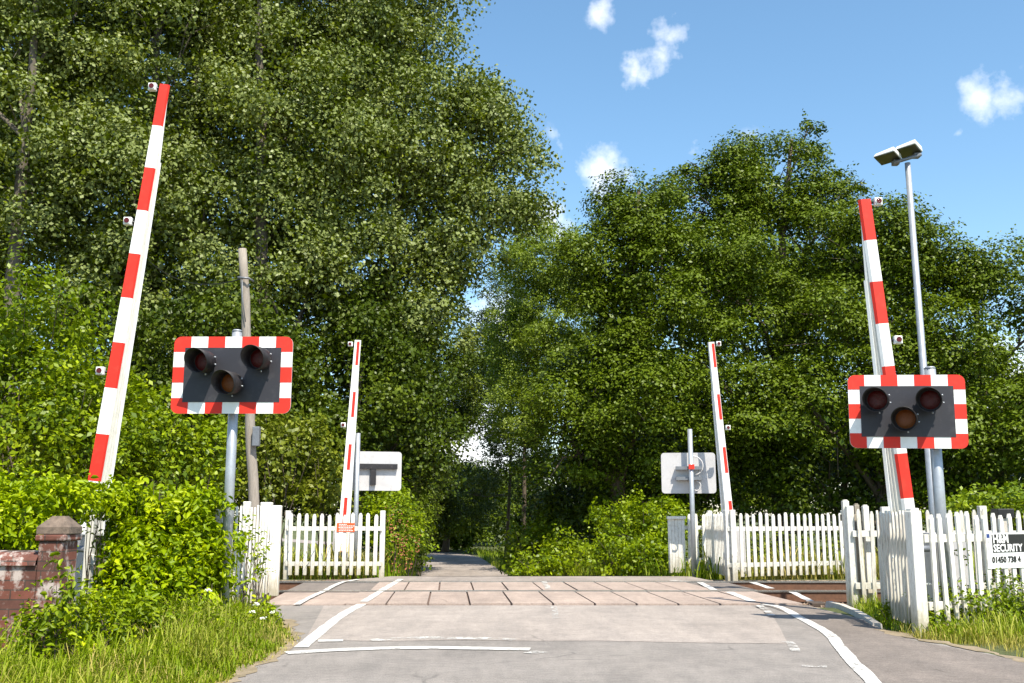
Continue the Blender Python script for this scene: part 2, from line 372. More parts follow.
# sandy edges along the carriageway
def ribbon(name, pts, wid, z, mat, parent=None, seed=0, wob=.0, hs=None):
    pts = [Vector((p[0], p[1], 0)) for p in pts]
    # resample
    out = []; 
    for i in range(len(pts) - 1):
        n = max(1, int((pts[i + 1] - pts[i]).length / .07))
        for k in range(n): out.append(pts[i].lerp(pts[i + 1], k / n))
    out.append(pts[-1]); rnd = random.Random(seed); vs = []
    def sm():
        r = [rnd.uniform(-wob, wob) for _ in range(len(out) + 6)]; return [sum(r[i:i + 4]) / 2.6 for i in range(len(out))]
    wa, wb = sm(), sm()
    for i, p in enumerate(out):
        t = (out[min(i + 1, len(out) - 1)] - out[max(i - 1, 0)]).normalized(); nrm = Vector((-t.y, t.x, 0))
        w1 = wid / 2 + wa[i]; w2 = wid / 2 + wb[i]
        for q in (p + nrm * w1, p - nrm * w2): vs.append((q.x, q.y, z))
    fs = [(2 * i, 2 * i + 1, 2 * i + 3, 2 * i + 2) for i in range(len(out) - 1)]
    b = MB(); b.add(vs, fs); o = b.build(name, mat, parent); return o
struct(ribbon('sand_verge', EDGE_L[:7], .13, .004, M['sand'], seed=3, wob=.09))
struct(ribbon('sand_verge', EDGE_R[2:7], .16, .007, M['sand'], seed=4, wob=.09))
# lighter resurfaced band before the crossing and brown footway
sheet('road_patch', [G(305, 640).to_tuple()[:2], G(380, 641.5).to_tuple()[:2], G(455, 640.3).to_tuple()[:2], G(540, 641.2).to_tuple()[:2], G(600, 641).to_tuple()[:2], G(700, 643).to_tuple()[:2], G(788, 644).to_tuple()[:2], G(780, 628).to_tuple()[:2], G(772, 615).to_tuple()[:2], (3.3, 14.2), (-2.6, 14.2)], .003, M['road_light'])
fw = [G(770, 607), G(800, 618), G(826, 633), G(848, 657), G(876, 683), G(890, 720), G(1300, 720), G(1080, 672), G(1024, 662), G(972, 652), G(918, 642), G(882, 632), G(864, 621), (4.05, 14.2), (3.35, 14.2)]
sheet('footway', [(p[0], p[1]) for p in fw], .006, M['road_dark'])
# concrete sub-base of the crossing and far apron
Y0, Y1, Y2 = 14.38, G(500, 592).y, G(500, 582.5).y      # front edge, near rail, far rail
b = MB(); b.prism([(-3.4, 14.2), (4.1, 14.2), (3.9, 20.45), (-3.7, 20.45)], -.3, -.02); struct(b.build('crossing_base', M['deck_frame']))
b = MB(); b.prism([(-3.6, Y2 + .12), (3.9, Y2 + .12), (3.7, 21.2), (-2.5, 21.2)], -.3, .0); struct(b.build('road', M['road_far']))
# asphalt cheeks at both ends of the panels
b = MB(); b.prism([(-3.5, Y0), (-2.35, Y0), (-2.49, Y1 - .1), (-3.7, Y1 - .1)], -.15, .0); struct(b.build('footway', M['deck']))
b = MB(); b.prism([(-3.75, Y1 + .1), (-2.35, Y1 + .1), (-2.48, Y2 - .08), (-3.9, Y2 - .08)], -.15, .0); struct(b.build('footway', M['road_dark']))
b = MB(); b.prism([(3.35, Y1 + .1), (4.15, Y1 + .1), (4.05, Y2 - .08), (3.25, Y2 - .08)], -.15, .0); struct(b.build('footway', M['road_dark']))
# the far lane dropping away behind the crossing
def far_lane():
    vs = []; rows = []
    for i in range(0, 61):
        Y = 21.2 + i * 1.6
        gz = ground_z(0, Y) + .03 + (.012 if Y > 21.2 else .0)
        k = sstep(21, 44, Y)
        cx = .6 + (-2.1 - .6) * k; 
        if Y > 44: cx = -2.1 - 2.6 * (max(0, Y - 48) / 28) - 5.5 * max(0, (Y - 70) / 30) ** 2 * 1.5
        wd = 6.2 + (4.3 - 6.2) * k
        if Y < 21.3: gz = 0
        rows.append((cx - wd / 2, cx + wd / 2, Y, gz))
    for (a, c, Y, z) in rows:
        for t in (0, .25, .5, .75, 1): vs.append((a + (c - a) * t, Y, z + .04 * (.25 - (t - .5) ** 2)))
    fs = [(j * 5 + i, j * 5 + i + 1, j * 5 + 6 + i, j * 5 + 5 + i) for j in range(len(rows) - 1) for i in range(4)]
    b = MB(); b.add(vs, fs); struct(b.build('road', M['road_far']))
far_lane()

# road markings
MK = [  # (name, label, [pixels], width)
 ('edge_line', 'bold white edge line along the left side of the road up to the crossing', [(301, 648), (329, 625), (345, 613.5), (362, 604.2)], .17),
 ('edge_line', 'white edge line piece across the panels left of the lane', [(364, 603), (383.5, 590.5), (401, 580)], .15),
 ('edge_line', 'outer white line slanting across the left footway', [(296, 606), (311, 598), (325, 591.5), (340.5, 583.7), (358, 580.2)], .12),
 ('stop_line', 'short left piece of the upper white stop line', [(318, 641.5), (343, 641)], .2),
 ('stop_line', 'long faded upper white stop line', [(370, 640.8), (423, 638.3), (481, 639), (515, 640.3)], .22),
 ('stop_line', 'lower continuous white stop line nearest the viewer', [(286, 653.5), (350, 650), (423, 648.3), (530, 649.8)], .24),
 ('edge_line', 'bold wavy white line bending along the right side of the road', [(762, 604.5), (780, 607.5), (801, 618.6), (827, 633), (838, 645), (849, 658), (866, 675), (880, 690)], .15),
 ('edge_line', 'white line piece on the near panels at the right', [(729, 593), (752, 602.5)], .16),
 ('edge_line', 'white line piece on the far panels at the right', [(700, 583.4), (714, 591)], .15),
 ('edge_line', 'outer white line piece beside the far rail at the right', [(753, 583.4), (771, 589.5)], .16),
 ('edge_line', 'outer white line piece beside the near footway at the right', [(792, 593), (811, 602.5)], .14),
 ('centre_dash', 'faint white centre dash on the far panels', [(544, 582.5), (549, 590.5)], .12),
 ('centre_dash', 'faint white centre dash on the pale asphalt', [(554, 607), (555.5, 619)], .1),
 ('road_mark', 'worn white remnant beside the wavy right line near the panels', [(759, 606.5), (766, 611), (772, 617)], .12),
 ('road_mark', 'worn white speck where the pale asphalt patch ends', [(783, 642), (790, 643.2), (796, 652)], .1),
 ('road_mark', 'small worn white dash on the right of the lane nearest the viewer', [(802, 666.5), (827, 667.5)], .12),
 ('road_mark', 'worn white patch just right of the stop lines', [(530, 654), (541, 652)], .2),
 ('road_mark', 'white fleck at the far right edge of the panels', [(672, 581.2), (687, 582.8)], .2),
]
def catmull(p):
    p = [Vector(q) for q in p]
    if len(p) < 3: return p
    e = [p[0] * 2 - p[1]] + p + [p[-1] * 2 - p[-2]]; out = []
    for i in range(1, len(e) - 2):
        for k in range(6):
            t = k / 6; a, b_, c, d = e[i - 1], e[i], e[i + 1], e[i + 2]
            out.append(.5 * ((2 * b_) + (c - a) * t + (2 * a - 5 * b_ + 4 * c - d) * t * t + (3 * b_ - a - 3 * c + d) * t ** 3))
    return out + [p[-1]]
for i, (nm, lb, pts, wd) in enumerate(MK):
    o = ribbon(nm, catmull([G(*p) for p in pts]), wd * .8, .02 if 'panel' in lb or 'rail' in lb or 'footway' in lb or 'edge of the' in lb else .0075, M['paint_faint' if ('faint' in lb or 'faded' in lb or 'worn' in lb or 'fleck' in lb) else 'paint'], seed=i + 10, wob=.008)
    struct(o)

# crossing panels
GAPC = -.063
def panel_row(ya, yb, zt, x0, n, wd, label, grp):
    for k in range(n):
        xa = x0 + k * wd; g = .014
        def X(x, y): return x + GAPC * (y - 16)
        poly = [(X(xa + g, ya), ya), (X(xa + wd - g, ya), ya), (X(xa + wd - g, yb), yb), (X(xa + g, yb), yb)]
        b = MB(); b.prism(poly, -.019, zt + random.Random(k + int(ya * 7)).uniform(-.003, .003))
        tag(b.build('crossing_slab', M['deck'], bevel=.006), label, 'crossing slab', grp)['kind'] = 'thing'
panel_row(Y0, Y1 - .1, .014, -2.45, 11, .585, 'pinkish rectangular crossing panel in the row nearest the viewer', 'near row of crossing slabs')
panel_row(Y1 + .1, Y2 - .08, .014, -2.30, 10, .575, 'pinkish rectangular crossing panel in the far row between the rails', 'far row of crossing slabs')
# track
def track():
    t = thing('railway_track', (0, Y1, -.2), 'railway track crossing the road, shiny rail tops and rusty sides on brown ballast', 'railway track')
    for yy in (Y1, Y2):
        b = MB(); L0 = -60; L1 = 60
        b.box((0, yy, .012), (120, .07, .03), 1); b.box((0, yy, -.065), (120, .03, .124), 0); b.box((0, yy, -.14), (120, .14, .026), 0)
        b.build('rail', [M['rust'], M['steel']], t)
    for i, x in enumerate([v * .7 for v in range(-14, 16)]):
        if -4.6 < x < 4.4: continue
        b = MB(); b.box((x, (Y1 + Y2) / 2, -.17), (.26, Y2 - Y1 + .9, .06)); b.build('sleeper', M['sleeper'], t, bevel=.01)
track()
def ballast_stones():
    rg = np.random.default_rng(5); n = 9000
    x = np.where(rg.random(n) < .45, rg.uniform(-9, -3.95, n), rg.uniform(4.1, 13, n)); y = rg.uniform(14.3, 20.3, n)
    r = rg.uniform(.02, .045, n)
    base = np.array([(1, 0, 0), (-1, 0, 0), (0, 1, 0), (0, -1, 0), (0, 0, 1), (0, 0, -1)], float)
    tri = np.array([(0, 2, 4), (2, 1, 4), (1, 3, 4), (3, 0, 4), (2, 0, 5), (1, 2, 5), (3, 1, 5), (0, 3, 5)])
    v = base[None] * rg.uniform(.6, 1.2, (n, 6, 1)) * r[:, None, None] + rg.normal(0, .25, (n, 6, 3)) * r[:, None, None]
    v += np.stack([x, y, np.full(n, -.195)], 1)[:, None]
    f = (tri[None] + np.arange(n)[:, None, None] * 6).reshape(-1, 3)
    me = bpy.data.meshes.new('ballast'); me.from_pydata(v.reshape(-1, 3).tolist(), [], f.tolist()); me.materials.append(M['ballast'])
    o = bpy.data.objects.new('ballast', me); COL.objects.link(o); o['kind'] = 'stuff'; o['label'] = 'loose brown ballast stones beside and between the rails'; o['category'] = 'ballast'
ballast_stones()
# kerb
def kerb():
    pts = [G(829, 603.5), G(843, 607), G(856, 612.5), G(867, 619), G(877, 626)]
    b = MB(); pp = [Vector(p) for p in pts]; vs = []
    for i, p in enumerate(pp):
        t = (pp[min(i + 1, 4)] - pp[max(i - 1, 0)]).normalized(); n = Vector((-t.y, t.x, 0))
        for a, z in ((-.06, -.05), (-.055, .022), (-.04, .032), (.04, .032), (.06, -.05)): vs.append(p + n * a * -1 + Vector((0, 0, z)))
    fs = [(5 * i + k, 5 * i + k + 1, 5 * i + 6 + k, 5 * i + 5 + k) for i in range(4) for k in range(4)]
    fs += [(0, 1, 2, 3, 4), (24, 23, 22, 21, 20)]
    b.add(vs, fs); struct(b.build('kerb', M['concrete']))
kerb()

# ---------------------------------------------------------------- fences
def picket_fence(name, runs, label, hgt=1.3, gap=.157, pw=.072, mat='picket', rails=(.28, .98), group=None, posts=True, base=None, solid=False, seed=1, miss=(), lean=.02, post_h=.06, skip=0):
    rnd = random.Random(seed)
    t = thing(name, runs[0][0], label, 'fence', group)
    for (A, B) in runs:
        A = Vector(A); B = Vector(B); d = (B - A); ln = Vector((d.x, d.y, 0)).length; u = d.normalized(); n = Vector((-u.y, u.x, 0)).normalized()
        if n.y > 0: n = -n
        if abs(u.y) > .7 and n.x * A.x > 0: n = -n      # pickets on the camera side
        b = MB(); k = 0; s = gap * .6
        while s < ln - gap * .35:
            c = A + u * s; w_ = pw * rnd.uniform(.92, 1.05); h_ = hgt + rnd.uniform(-.025, .02)
            th = .022; o0 = n * .03; tilt = rnd.uniform(-lean, lean)
            if k not in miss:
                e = u * (w_ / 2)
                zt = [0.06, h_ - .045, h_]
                def ring(zz, sc): 
                    cc = c + o0 + u * (tilt * (zz - .6)) + Vector((0, 0, zz))
                    return [cc - e * sc, cc + e * sc, cc + e * sc + n * th, cc - e * sc + n * th]
                r0, r1, r2 = ring(zt[0], 1), ring(zt[1], 1), ring(zt[2], .42)
                vs = r0 + r1 + r2
                fs = [(0, 1, 2, 3), (8, 9, 10, 11)[::-1]]
                for q in (0, 4):
                    for j in range(4): fs.append((q + j, q + (j + 1) % 4, q + 4 + (j + 1) % 4, q + 4 + j))
                b.add(vs, fs)
            s += gap * rnd.uniform(.97, 1.03); k += 1
        b.build('picket_panel', M[mat], t)
        for rz in rails:
            rb = MB(); c = (A + B) / 2 + Vector((0, 0, rz)); 
            ang = math.atan2(u.y, u.x); rb.box(c, (ln, .045, .085), 0, ang); rb.build('rail', M['rail_paint'], t, bevel=.004)
        if posts:
            npost = max(2, int(ln / 1.8) + 1)
            for i in range(skip, npost):
                c = A + (B - A) * (i / (npost - 1)); pb = MB()
                ang = math.atan2(u.y, u.x); pb.box(c + Vector((0, 0, (hgt + post_h) / 2 - .05)) - n * .078, (.1, .1, hgt + post_h + .1), 0, ang)
                pb.build('post', M['rail_paint'], t, bevel=.01)
    return t
# far left
fl0, fl1 = G(285, 578), G(381, 578)
picket_fence('picket_fence', [(fl0, fl1)], 'white picket fence beyond the track on the left, with a small orange notice', 1.28, seed=2)
# near left, running along the road and into the hedge
nl0, nl1 = Vector((-3.83, 16.1, 0)), Vector((-3.36, 11.9, 0))
picket_fence('picket_fence', [(nl1, nl0)], 'white picket fence running along the left road edge into the green hedge', 1.36, seed=3, lean=.01, pw=.055, gap=.31)
b = MB(); b.box((-3.9, 16.05, .73), (.17, .16, 1.42)); b.box((-3.72, 16.0, .69), (.14, .1, 1.4))
tag(b.build('fence_end_post', M['picket'], bevel=.012), 'thick white double end post where the left road fence meets the track', 'post')
# far right: front leg + receding leg + far stub
fr0, fr1 = G(731, 580), G(850, 576.5)
picket_fence('picket_fence', [(fr0, fr1), (G(731, 580), G(708, 573))], 'white picket fence beyond the track on the right, standing in yellow grass', 1.29, seed=4)
picket_fence('picket_fence', [(G(686, 573), G(708, 573))], 'short white picket stub between the far right fence and the pale panel', 1.27, seed=5, posts=False)
def pale_panel():
    a, c = G(669, 573.5), G(686, 573.5); b = MB()
    n = 5
    for i in range(n):
        x = a.x + (c.x - a.x) * (i + .5) / n; b.box((x, a.y, .62), ((c.x - a.x) / n - .004, .03, 1.2 if i else 1.22))
    o = thing('boarded_panel', a, 'pale close-boarded short panel at the left end of the far right fence', 'fence panel')
    b.build('board', M['rail_paint'], o, bevel=.003); b2 = MB(); b2.box(((a.x + c.x) / 2, a.y - .03, 1.2), (c.x - a.x + .04, .09, .06)); b2.build('top_rail', M['picket'], o, bevel=.004)
pale_panel()
# near right
cr = G(921, 634)
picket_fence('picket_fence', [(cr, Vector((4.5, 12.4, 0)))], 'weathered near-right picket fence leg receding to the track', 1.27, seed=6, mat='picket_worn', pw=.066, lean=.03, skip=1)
fe = Vector((6.9, 12.3, 0))
near_fence = picket_fence('picket_fence', [(cr + Vector((.1, .02, 0)), fe)], 'tall white picket fence at the right edge carrying the security firm sign', 1.25, gap=.155, seed=7, lean=.03, pw=.064, skip=1)
b = MB(); b.box(cr + Vector((0, 0, .6)), (.13, .13, 1.34), 0, .2); b.box(cr + Vector((0, 0, 1.28)), (.1, .1, .04), 0, .2)
tag(b.build('corner_post', M['picket'], bevel=.012), 'square white corner post of the near right picket fence', 'post')
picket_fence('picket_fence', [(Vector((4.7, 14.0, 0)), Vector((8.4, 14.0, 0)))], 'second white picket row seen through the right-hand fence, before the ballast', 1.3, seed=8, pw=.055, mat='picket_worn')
# gate posts beside the kerb
for (px, py, hh, wd, mt, lb) in ((851, 606, 1.43, .085, 'picket', 'tall white gate post standing by the kerb next to the rails'),
                                 (862, 605, 1.38, .07, 'grey_wood', 'bare brown timber post between the white gate post and the fence'),
                                 (871, 606, 1.36, .08, 'picket', 'white post at the end of the receding near-right fence')):
    g = G(px, py); b = MB(); b.box((g.x, g.y, hh / 2 - .03), (wd, wd, hh + .06)); b.box((g.x, g.y, hh + .008), (wd * .7, wd * .7, .016))
    tag(b.build('gate_post', M[mt], bevel=.008), lb, 'post')
g1, g2 = G(851, 606), G(871, 606)
b = MB(); b.box(((g1.x + g2.x) / 2, g1.y + .08, 1.2), (g2.x - g1.x + .1, .05, .09)); b.box(((g1.x + g2.x) / 2 + .02, g1.y + .09, 1.08), (.2, .06, .13), 1)
tag(b.build('gate_bar', [M['grey_wood'], M['black']], bevel=.005), 'grey timber bar with a dark latch joining the gate posts', 'gate bar')

# ---------------------------------------------------------------- lift barriers
def lerp(a, b, t): return a + (b - a) * t
def barrier(label, base, tip, w0, w1, dep, band, nb, redfrac=1.0, lamps=(), lampside=-1, ped=None, phase=0, thick=.03, skew=0.0):
    base = Vector(base); tip = Vector(tip); ax = (tip - base).normalized(); Ln = (tip - base).length
    back = Vector((0, 1, 0)); back = (back - ax * back.dot(ax)).normalized(); side = back.cross(ax).normalized()   # side ~ +x
    if side.x < 0: side = -side
    root = thing('lift_barrier', (base.x, base.y, 0), label, 'level crossing barrier', 'raised red and white level crossing barriers')
    def sec(s, wl, wr, d0, d1):    # s from base
        c = base + ax * s; k0 = side * (d0 * skew); k1 = side * (d1 * skew); return [c + side * wl + back * d0 + k0, c + side * wr + back * d0 + k0, c + side * wr + back * d1 + k1, c + side * wl + back * d1 + k1]
    def slab(mb, s0, s1, f, mi):
        a = sec(s0, *f(s0)); c = sec(s1, *f(s1)); mb.hexa(a + c, mi)
    wid = lambda s: lerp(w0, w1, s / Ln) / 2
    boom = MB()
    # face plate with bands
    s = Ln; i = phase
    while s > 0.001:
        s0 = max(0, s - band); red = (i % 2 == 0) and i < nb
        if redfrac >= 1: slab(boom, s0, s, lambda q: (-wid(q), wid(q), 0, thick), 1 if red else 0)
        else:
            slab(boom, s0, s, lambda q: (-wid(q), wid(q), 0, thick), 0)
            if red: slab(boom, s0 + .01, s - .01, lambda q: (-wid(q) * .05, wid(q) * .85, -.003, thick * .5), 1)
        s = s0; i += 1
    boom.build('boom', [M['white'], M['red']], root)
    # tapering channel behind the face plate, in two lengths with a step
    sb = MB(); st = Ln - 1.05
    fr = lambda q: thick + .001
    D = lambda q: lerp(dep, dep * .5, min(1, q / st)) if q <= st else lerp(dep * .42, dep * .12, (q - st) / (Ln - st))
    slab(sb, 0, st, lambda q: (-wid(q) + .012, wid(q) - .012, fr(q), D(q) - .03), 0)
    slab(sb, st + .001, Ln - .01, lambda q: (-wid(q) + .012, wid(q) - .012, fr(q), D(q) - .02), 0)
    for kk in (.3, .55, .78):
        slab(sb, .02, st - .02, lambda q: (-wid(q) + .006, wid(q) - .006, lerp(fr(q), D(q), kk), lerp(fr(q), D(q), kk) + .012), 0)
    sb.build('side_channel', [M['boom_side']], root)
    rb = MB()
    slab(rb, 0, st, lambda q: (-wid(q) + .002, wid(q) - .002, D(q) - .029, D(q)), 0)
    slab(rb, st + .001, Ln - .012, lambda q: (-wid(q) + .004, wid(q) - .004, D(q) - .019, D(q)), 0)
    rb.build('rear_edge', M['white'], root)
    for sl_ in lamps:
        c = base + ax * sl_ + side * lampside * (wid(sl_) + .085) + back * .0
        a = MB(); e = base + ax * sl_ + side * lampside * (wid(sl_) - .0) + back * .02
        a.tube([e, c + back * .02], .018, 0, 8)
        lp = a.build('boom_lamp', M['black'], root)
        hb = MB(); hb.box(c, (.1, .07, .1)); hb.tube([c + Vector((0, -.036, 0)), c + Vector((0, -.05, 0))], .046, 0, 16)
        hb.build('lamp_case', M['white'], lp, bevel=.008)
        lb_ = MB(); lb_.tube([c + Vector((0, -.0505, 0)), c + Vector((0, -.056, 0))], .034, 0, 16); lb_.build('lens', M['lens_red'], lp)
    if ped:
        px_, py_ = ped; pb = MB(); pb.box((px_, py_, .47), (.42, .5, 1.0)); pb.box((px_, py_, .99), (.46, .54, .04)); pb.build('pedestal', M['panel_back'], root, bevel=.012)
        sh = MB(); sh.tube([(px_, py_, .82), (base.x, base.y + .1, .82)], .04, 0, 12); sh.build('pivot_shaft', M['darkgalv'], root)
    return root
def b_ends(pt_tip, pt_low, Y, zbase):
    a = W(*pt_low, Y); t = W(*pt_tip, Y); k = (zbase - a.z) / (t.z - a.z); return a + (t - a) * k, t
YB = 12.3
b0, b1 = b_ends((164, 84), (92.8, 483), YB, 1.0)
Lb = (b1 - b0).length
nl_bar = barrier('nearest raised barrier on the left, long red and white boom rising above the hedge', b0, b1, .142, .11, .19, .578, 9, 1, (Lb - .06, Lb - 1.9, Lb - 3.85), -1, (b0.x - .45, YB + .5), skew=.55)
q = W(89.5, 550, 11.9); pb = MB(); pb.box((q.x, q.y, .62), (.09, .1, 1.3)); pb.box((q.x + .05, q.y - .03, .72), (.09, .05, .12)); pb.build('support_post', M['boom_side'], nl_bar, bevel=.008)
b0, b1 = b_ends((865.7, 199), (909.7, 505), YB, .75)
Lb = (b1 - b0).length
barrier('nearest raised barrier on the right, its boom passing behind the right signal board', b0, b1, .118, .128, .17, .545, 12, 1, (Lb - .05, Lb - 1.86), 1, (b0.x + .6, YB + .6), skew=-.95)
b0, b1 = b_ends((357.5, 340), (343.5, 512), 21.2, .5)
Lb = (b1 - b0).length
barrier('distant raised barrier left of the lane, behind the fence with the notice', b0, b1, .16, .12, .13, .56, 12, .5, (Lb - .1, Lb - 1.85), -1, (b0.x, 21.7), skew=.5)
b0, b1 = b_ends((711.5, 342), (729.5, 512), 21.0, .5)
Lb = (b1 - b0).length
barrier('distant raised barrier right of the lane, behind the far right picket fence', b0, b1, .16, .12, .13, .56, 12, .5, (Lb - .05, Lb - 1.85), 1, (b0.x + .1, 21.5), skew=-.6)

# ---------------------------------------------------------------- wig-wag signals
def rrect(w_, h_, r, seg=6):
    out = []
    for (cx, cy, a0) in ((w_ / 2 - r, h_ / 2 - r, 0), (-w_ / 2 + r, h_ / 2 - r, 90), (-w_ / 2 + r, -h_ / 2 + r, 180), (w_ / 2 - r, -h_ / 2 + r, 270)):
        for k in range(seg + 1): a = R(a0 + 90 * k / seg); out.append((cx + r * math.cos(a), cy + r * math.sin(a)))
    return out
def signal(label, pc, Y, wpx, hpx, yaw, lamp_dir, post_dx, post_r, lamps, tilt=0):
    c = W(*pc, Y); sc = (c - cam.location).length; k = (c - cam.location).dot(Vector((0, CP, SP))) / FPX
    w_, h_ = wpx * k, hpx * k
    Mx = Matrix.Rotation(yaw, 3, 'Z') @ Matrix.Rotation(tilt, 3, 'Y')
    def T(x, d, z): return c + Mx @ Vector((x, -d, z))       # d towards viewer
    root = thing('crossing_signal', (c.x, c.y, 0), label, 'crossing signal', 'crossing light signals facing the viewer')
    # backboard plate
    th = .014; ol = rrect(w_, h_, .075 * w_ / 1.2); n = len(ol)
    b = MB(); b.add([T(x, 0, z) for x, z in ol] + [T(x, th, z) for x, z in ol], [tuple(range(n)), tuple(reversed(range(n, 2 * n)))] + [(i, n + i, n + (i + 1) % n, (i + 1) % n) for i in range(n)])
    bb = b.build('backboard', M['white'], root)
    bt = .095 * w_      # border thickness
    bt = 11.3 * k
    # red segments (3 mm proud)
    sx = w_ / 7; sz = h_ / 5; d0, d1 = th, th + .003
    def quad(x0, x1, z0, z1):
        rs = MB(); rs.hexa([T(x0, d1, z0), T(x1, d1, z0), T(x1, d0, z0), T(x0, d0, z0), T(x0, d1, z1), T(x1, d1, z1), T(x1, d0, z1), T(x0, d0, z1)]); rs.build('red_segment', M['red'], bb)
    e = 0
    for zz in (1, -1):
        for i in (2, 4):
            x0 = -w_ / 2 + sx * i; z0, z1 = (h_ / 2 - bt, h_ / 2) if zz > 0 else (-h_ / 2, -h_ / 2 + bt); quad(x0, x0 + sx, z0, z1)
    for xx in (1, -1):
        x0, x1 = (w_ / 2 - bt, w_ / 2) if xx > 0 else (-w_ / 2, -w_ / 2 + bt); quad(x0, x1, -sz / 2, sz / 2)
    rr = .075 * w_ / 1.2
    for sxn in (1, -1):
        for szn in (1, -1):
            pts = []
            for q in range(7): a = R(90 * q / 6); pts.append((w_ / 2 - rr + rr * math.cos(a), h_ / 2 - rr + rr * math.sin(a)))
            pts += [(w_ / 2 - sx, h_ / 2), (w_ / 2 - sx, h_ / 2 - bt), (w_ / 2 - bt, h_ / 2 - bt), (w_ / 2 - bt, h_ / 2 - sz), (w_ / 2, h_ / 2 - sz)]
            pts = [(x * sxn, z * szn) for x, z in pts]
            # fan from inner corner
            inner = 9; m = len(pts); vs = [T(x, d1, z) for x, z in pts]; fs = []
            for q in range(m):
                a, bq = q, (q + 1) % m
                if inner in (a, bq): continue
                f = (inner, a, bq); fs.append(f if sxn * szn > 0 else f[::-1])
            rs = MB(); rs.add(vs, fs); rs.build('red_segment', M['red'], bb)
    pb = MB(); x1, z1 = w_ / 2 - bt, h_ / 2 - bt; d2 = th + .006
    pb.hexa([T(-x1, d2, -z1), T(x1, d2, -z1), T(x1, 0.001 + th, -z1), T(-x1, .001 + th, -z1), T(-x1, d2, z1), T(x1, d2, z1), T(x1, .001 + th, z1), T(-x1, .001 + th, z1)])
    pb.build('dark_panel', M['board'], root)
    # lamps
    ld = Matrix.Rotation(lamp_dir, 3, 'Z') @ Matrix.Rotation(R(4), 3, 'X')
    for (lx, lz, kind) in lamps:
        p0 = T(lx * k, d2, lz * k); dirv = ld @ Vector((0, -1, 0)); up = ld @ Vector((0, 0, 1)); rt = dirv.cross(up) * -1
        if rt.x < 0: rt = -rt
        rad = .118
        hs_ = MB(); hs_.tube([p0, p0 + dirv * .03, p0 + dirv * .12], [.075, .1, rad], 0, 20)
        lm = hs_.build('lamp_housing', M['hood'], root)
        # lens (slight dome)
        ls = MB(); vs = []; rings = [(0, .022), (.5, .018), (.85, .008), (1, 0)]; seg = 20
        for rr_, zz in rings:
            for q in range(seg): a = 2 * math.pi * q / seg; vs.append(p0 + dirv * (.122 + zz) + (rt * math.cos(a) + up * math.sin(a)) * (rad - .012) * max(rr_, .001))
        fs = [(i * seg + q, i * seg + (q + 1) % seg, (i + 1) * seg + (q + 1) % seg, (i + 1) * seg + q) for i in range(3) for q in range(seg)]
        ls.add(vs, fs, 0, True); ls.build('lens', M['lens_red'] if kind == 'r' else M['lens_amber'], lm)
        # hood: tube open at front, longer on top, thick wall
        hb = MB(); seg = 32; vs = []
        for q in range(seg):
            a = 2 * math.pi * q / seg; s_, c_ = math.sin(a), math.cos(a)
            ext = .14 + .13 * (.5 + .5 * s_) ** .8
            rad_o = rad + .006
            rv = rt * c_ + up * s_
            vs += [p0 + dirv * .06 + rv * rad_o, p0 + dirv * (.1 + ext) + rv * (rad_o + .012), p0 + dirv * (.1 + ext) + rv * (rad_o + .006), p0 + dirv * .121 + rv * (rad - .002)]
        fs = []
        for q in range(seg):
            n_ = (q + 1) % seg
            for j in range(3): fs.append((q * 4 + j, q * 4 + j + 1, n_ * 4 + j + 1, n_ * 4 + j))
        hb.add(vs, fs, 0, True); hb.build('hood', M['hood'], lm)
        bo = MB()
        for (ax_, az_) in ((.9, .35), (.95, -.25), (-.9, .35), (.1, -1.02)):
            q0 = p0 + dirv * .1 + (rt * ax_ + up * az_) * (rad + .012); bo.tube([q0, q0 + (rt * ax_ + up * az_) * .02], .009, 0, 8)
        bo.build('clip', M['galv'], lm)
    # post behind, brackets
    pp = T(post_dx * k, -.09 - post_r, 0)
    po = MB(); po.tube([(pp.x, pp.y, -.1), (pp.x, pp.y, c.z + h_ / 2 + .09)], post_r, 0, 20); po.tube([(pp.x, pp.y, c.z + h_ / 2 + .09), (pp.x, pp.y, c.z + h_ / 2 + .11)], [post_r + .006, post_r * .8], 0, 20)
    po.build('post', M['galv'], root)
    br = MB()
    for zz in (-.25, .25):
        q = T(post_dx * k, -.05, zz * h_); br.box(q, (.3, .09, .05), 0, yaw); br.tube([(pp.x, pp.y, q.z - .03), (pp.x, pp.y, q.z + .03)], post_r + .01, 0, 20)
    br.build('bracket', M['darkgalv'], root)
    return root
signal('red and white bordered signal board on the left with three unlit hooded lamps', (232.5, 375), 11.3, 119, 77.5, R(0), R(-10), -1, .056,
       ((-24, 12.5, 'r'), (31, 15.5, 'r'), (3.5, -9, 'a')))
signal('red and white bordered signal board on the right, its unlit lamps turned towards the road', (907, 411.5), 11.2, 112, 73.5, R(-9), R(-27), 28, .062,
       ((-27, 11, 'r'), (23, 11, 'r'), (-1, -8, 'a')), tilt=R(1.0))
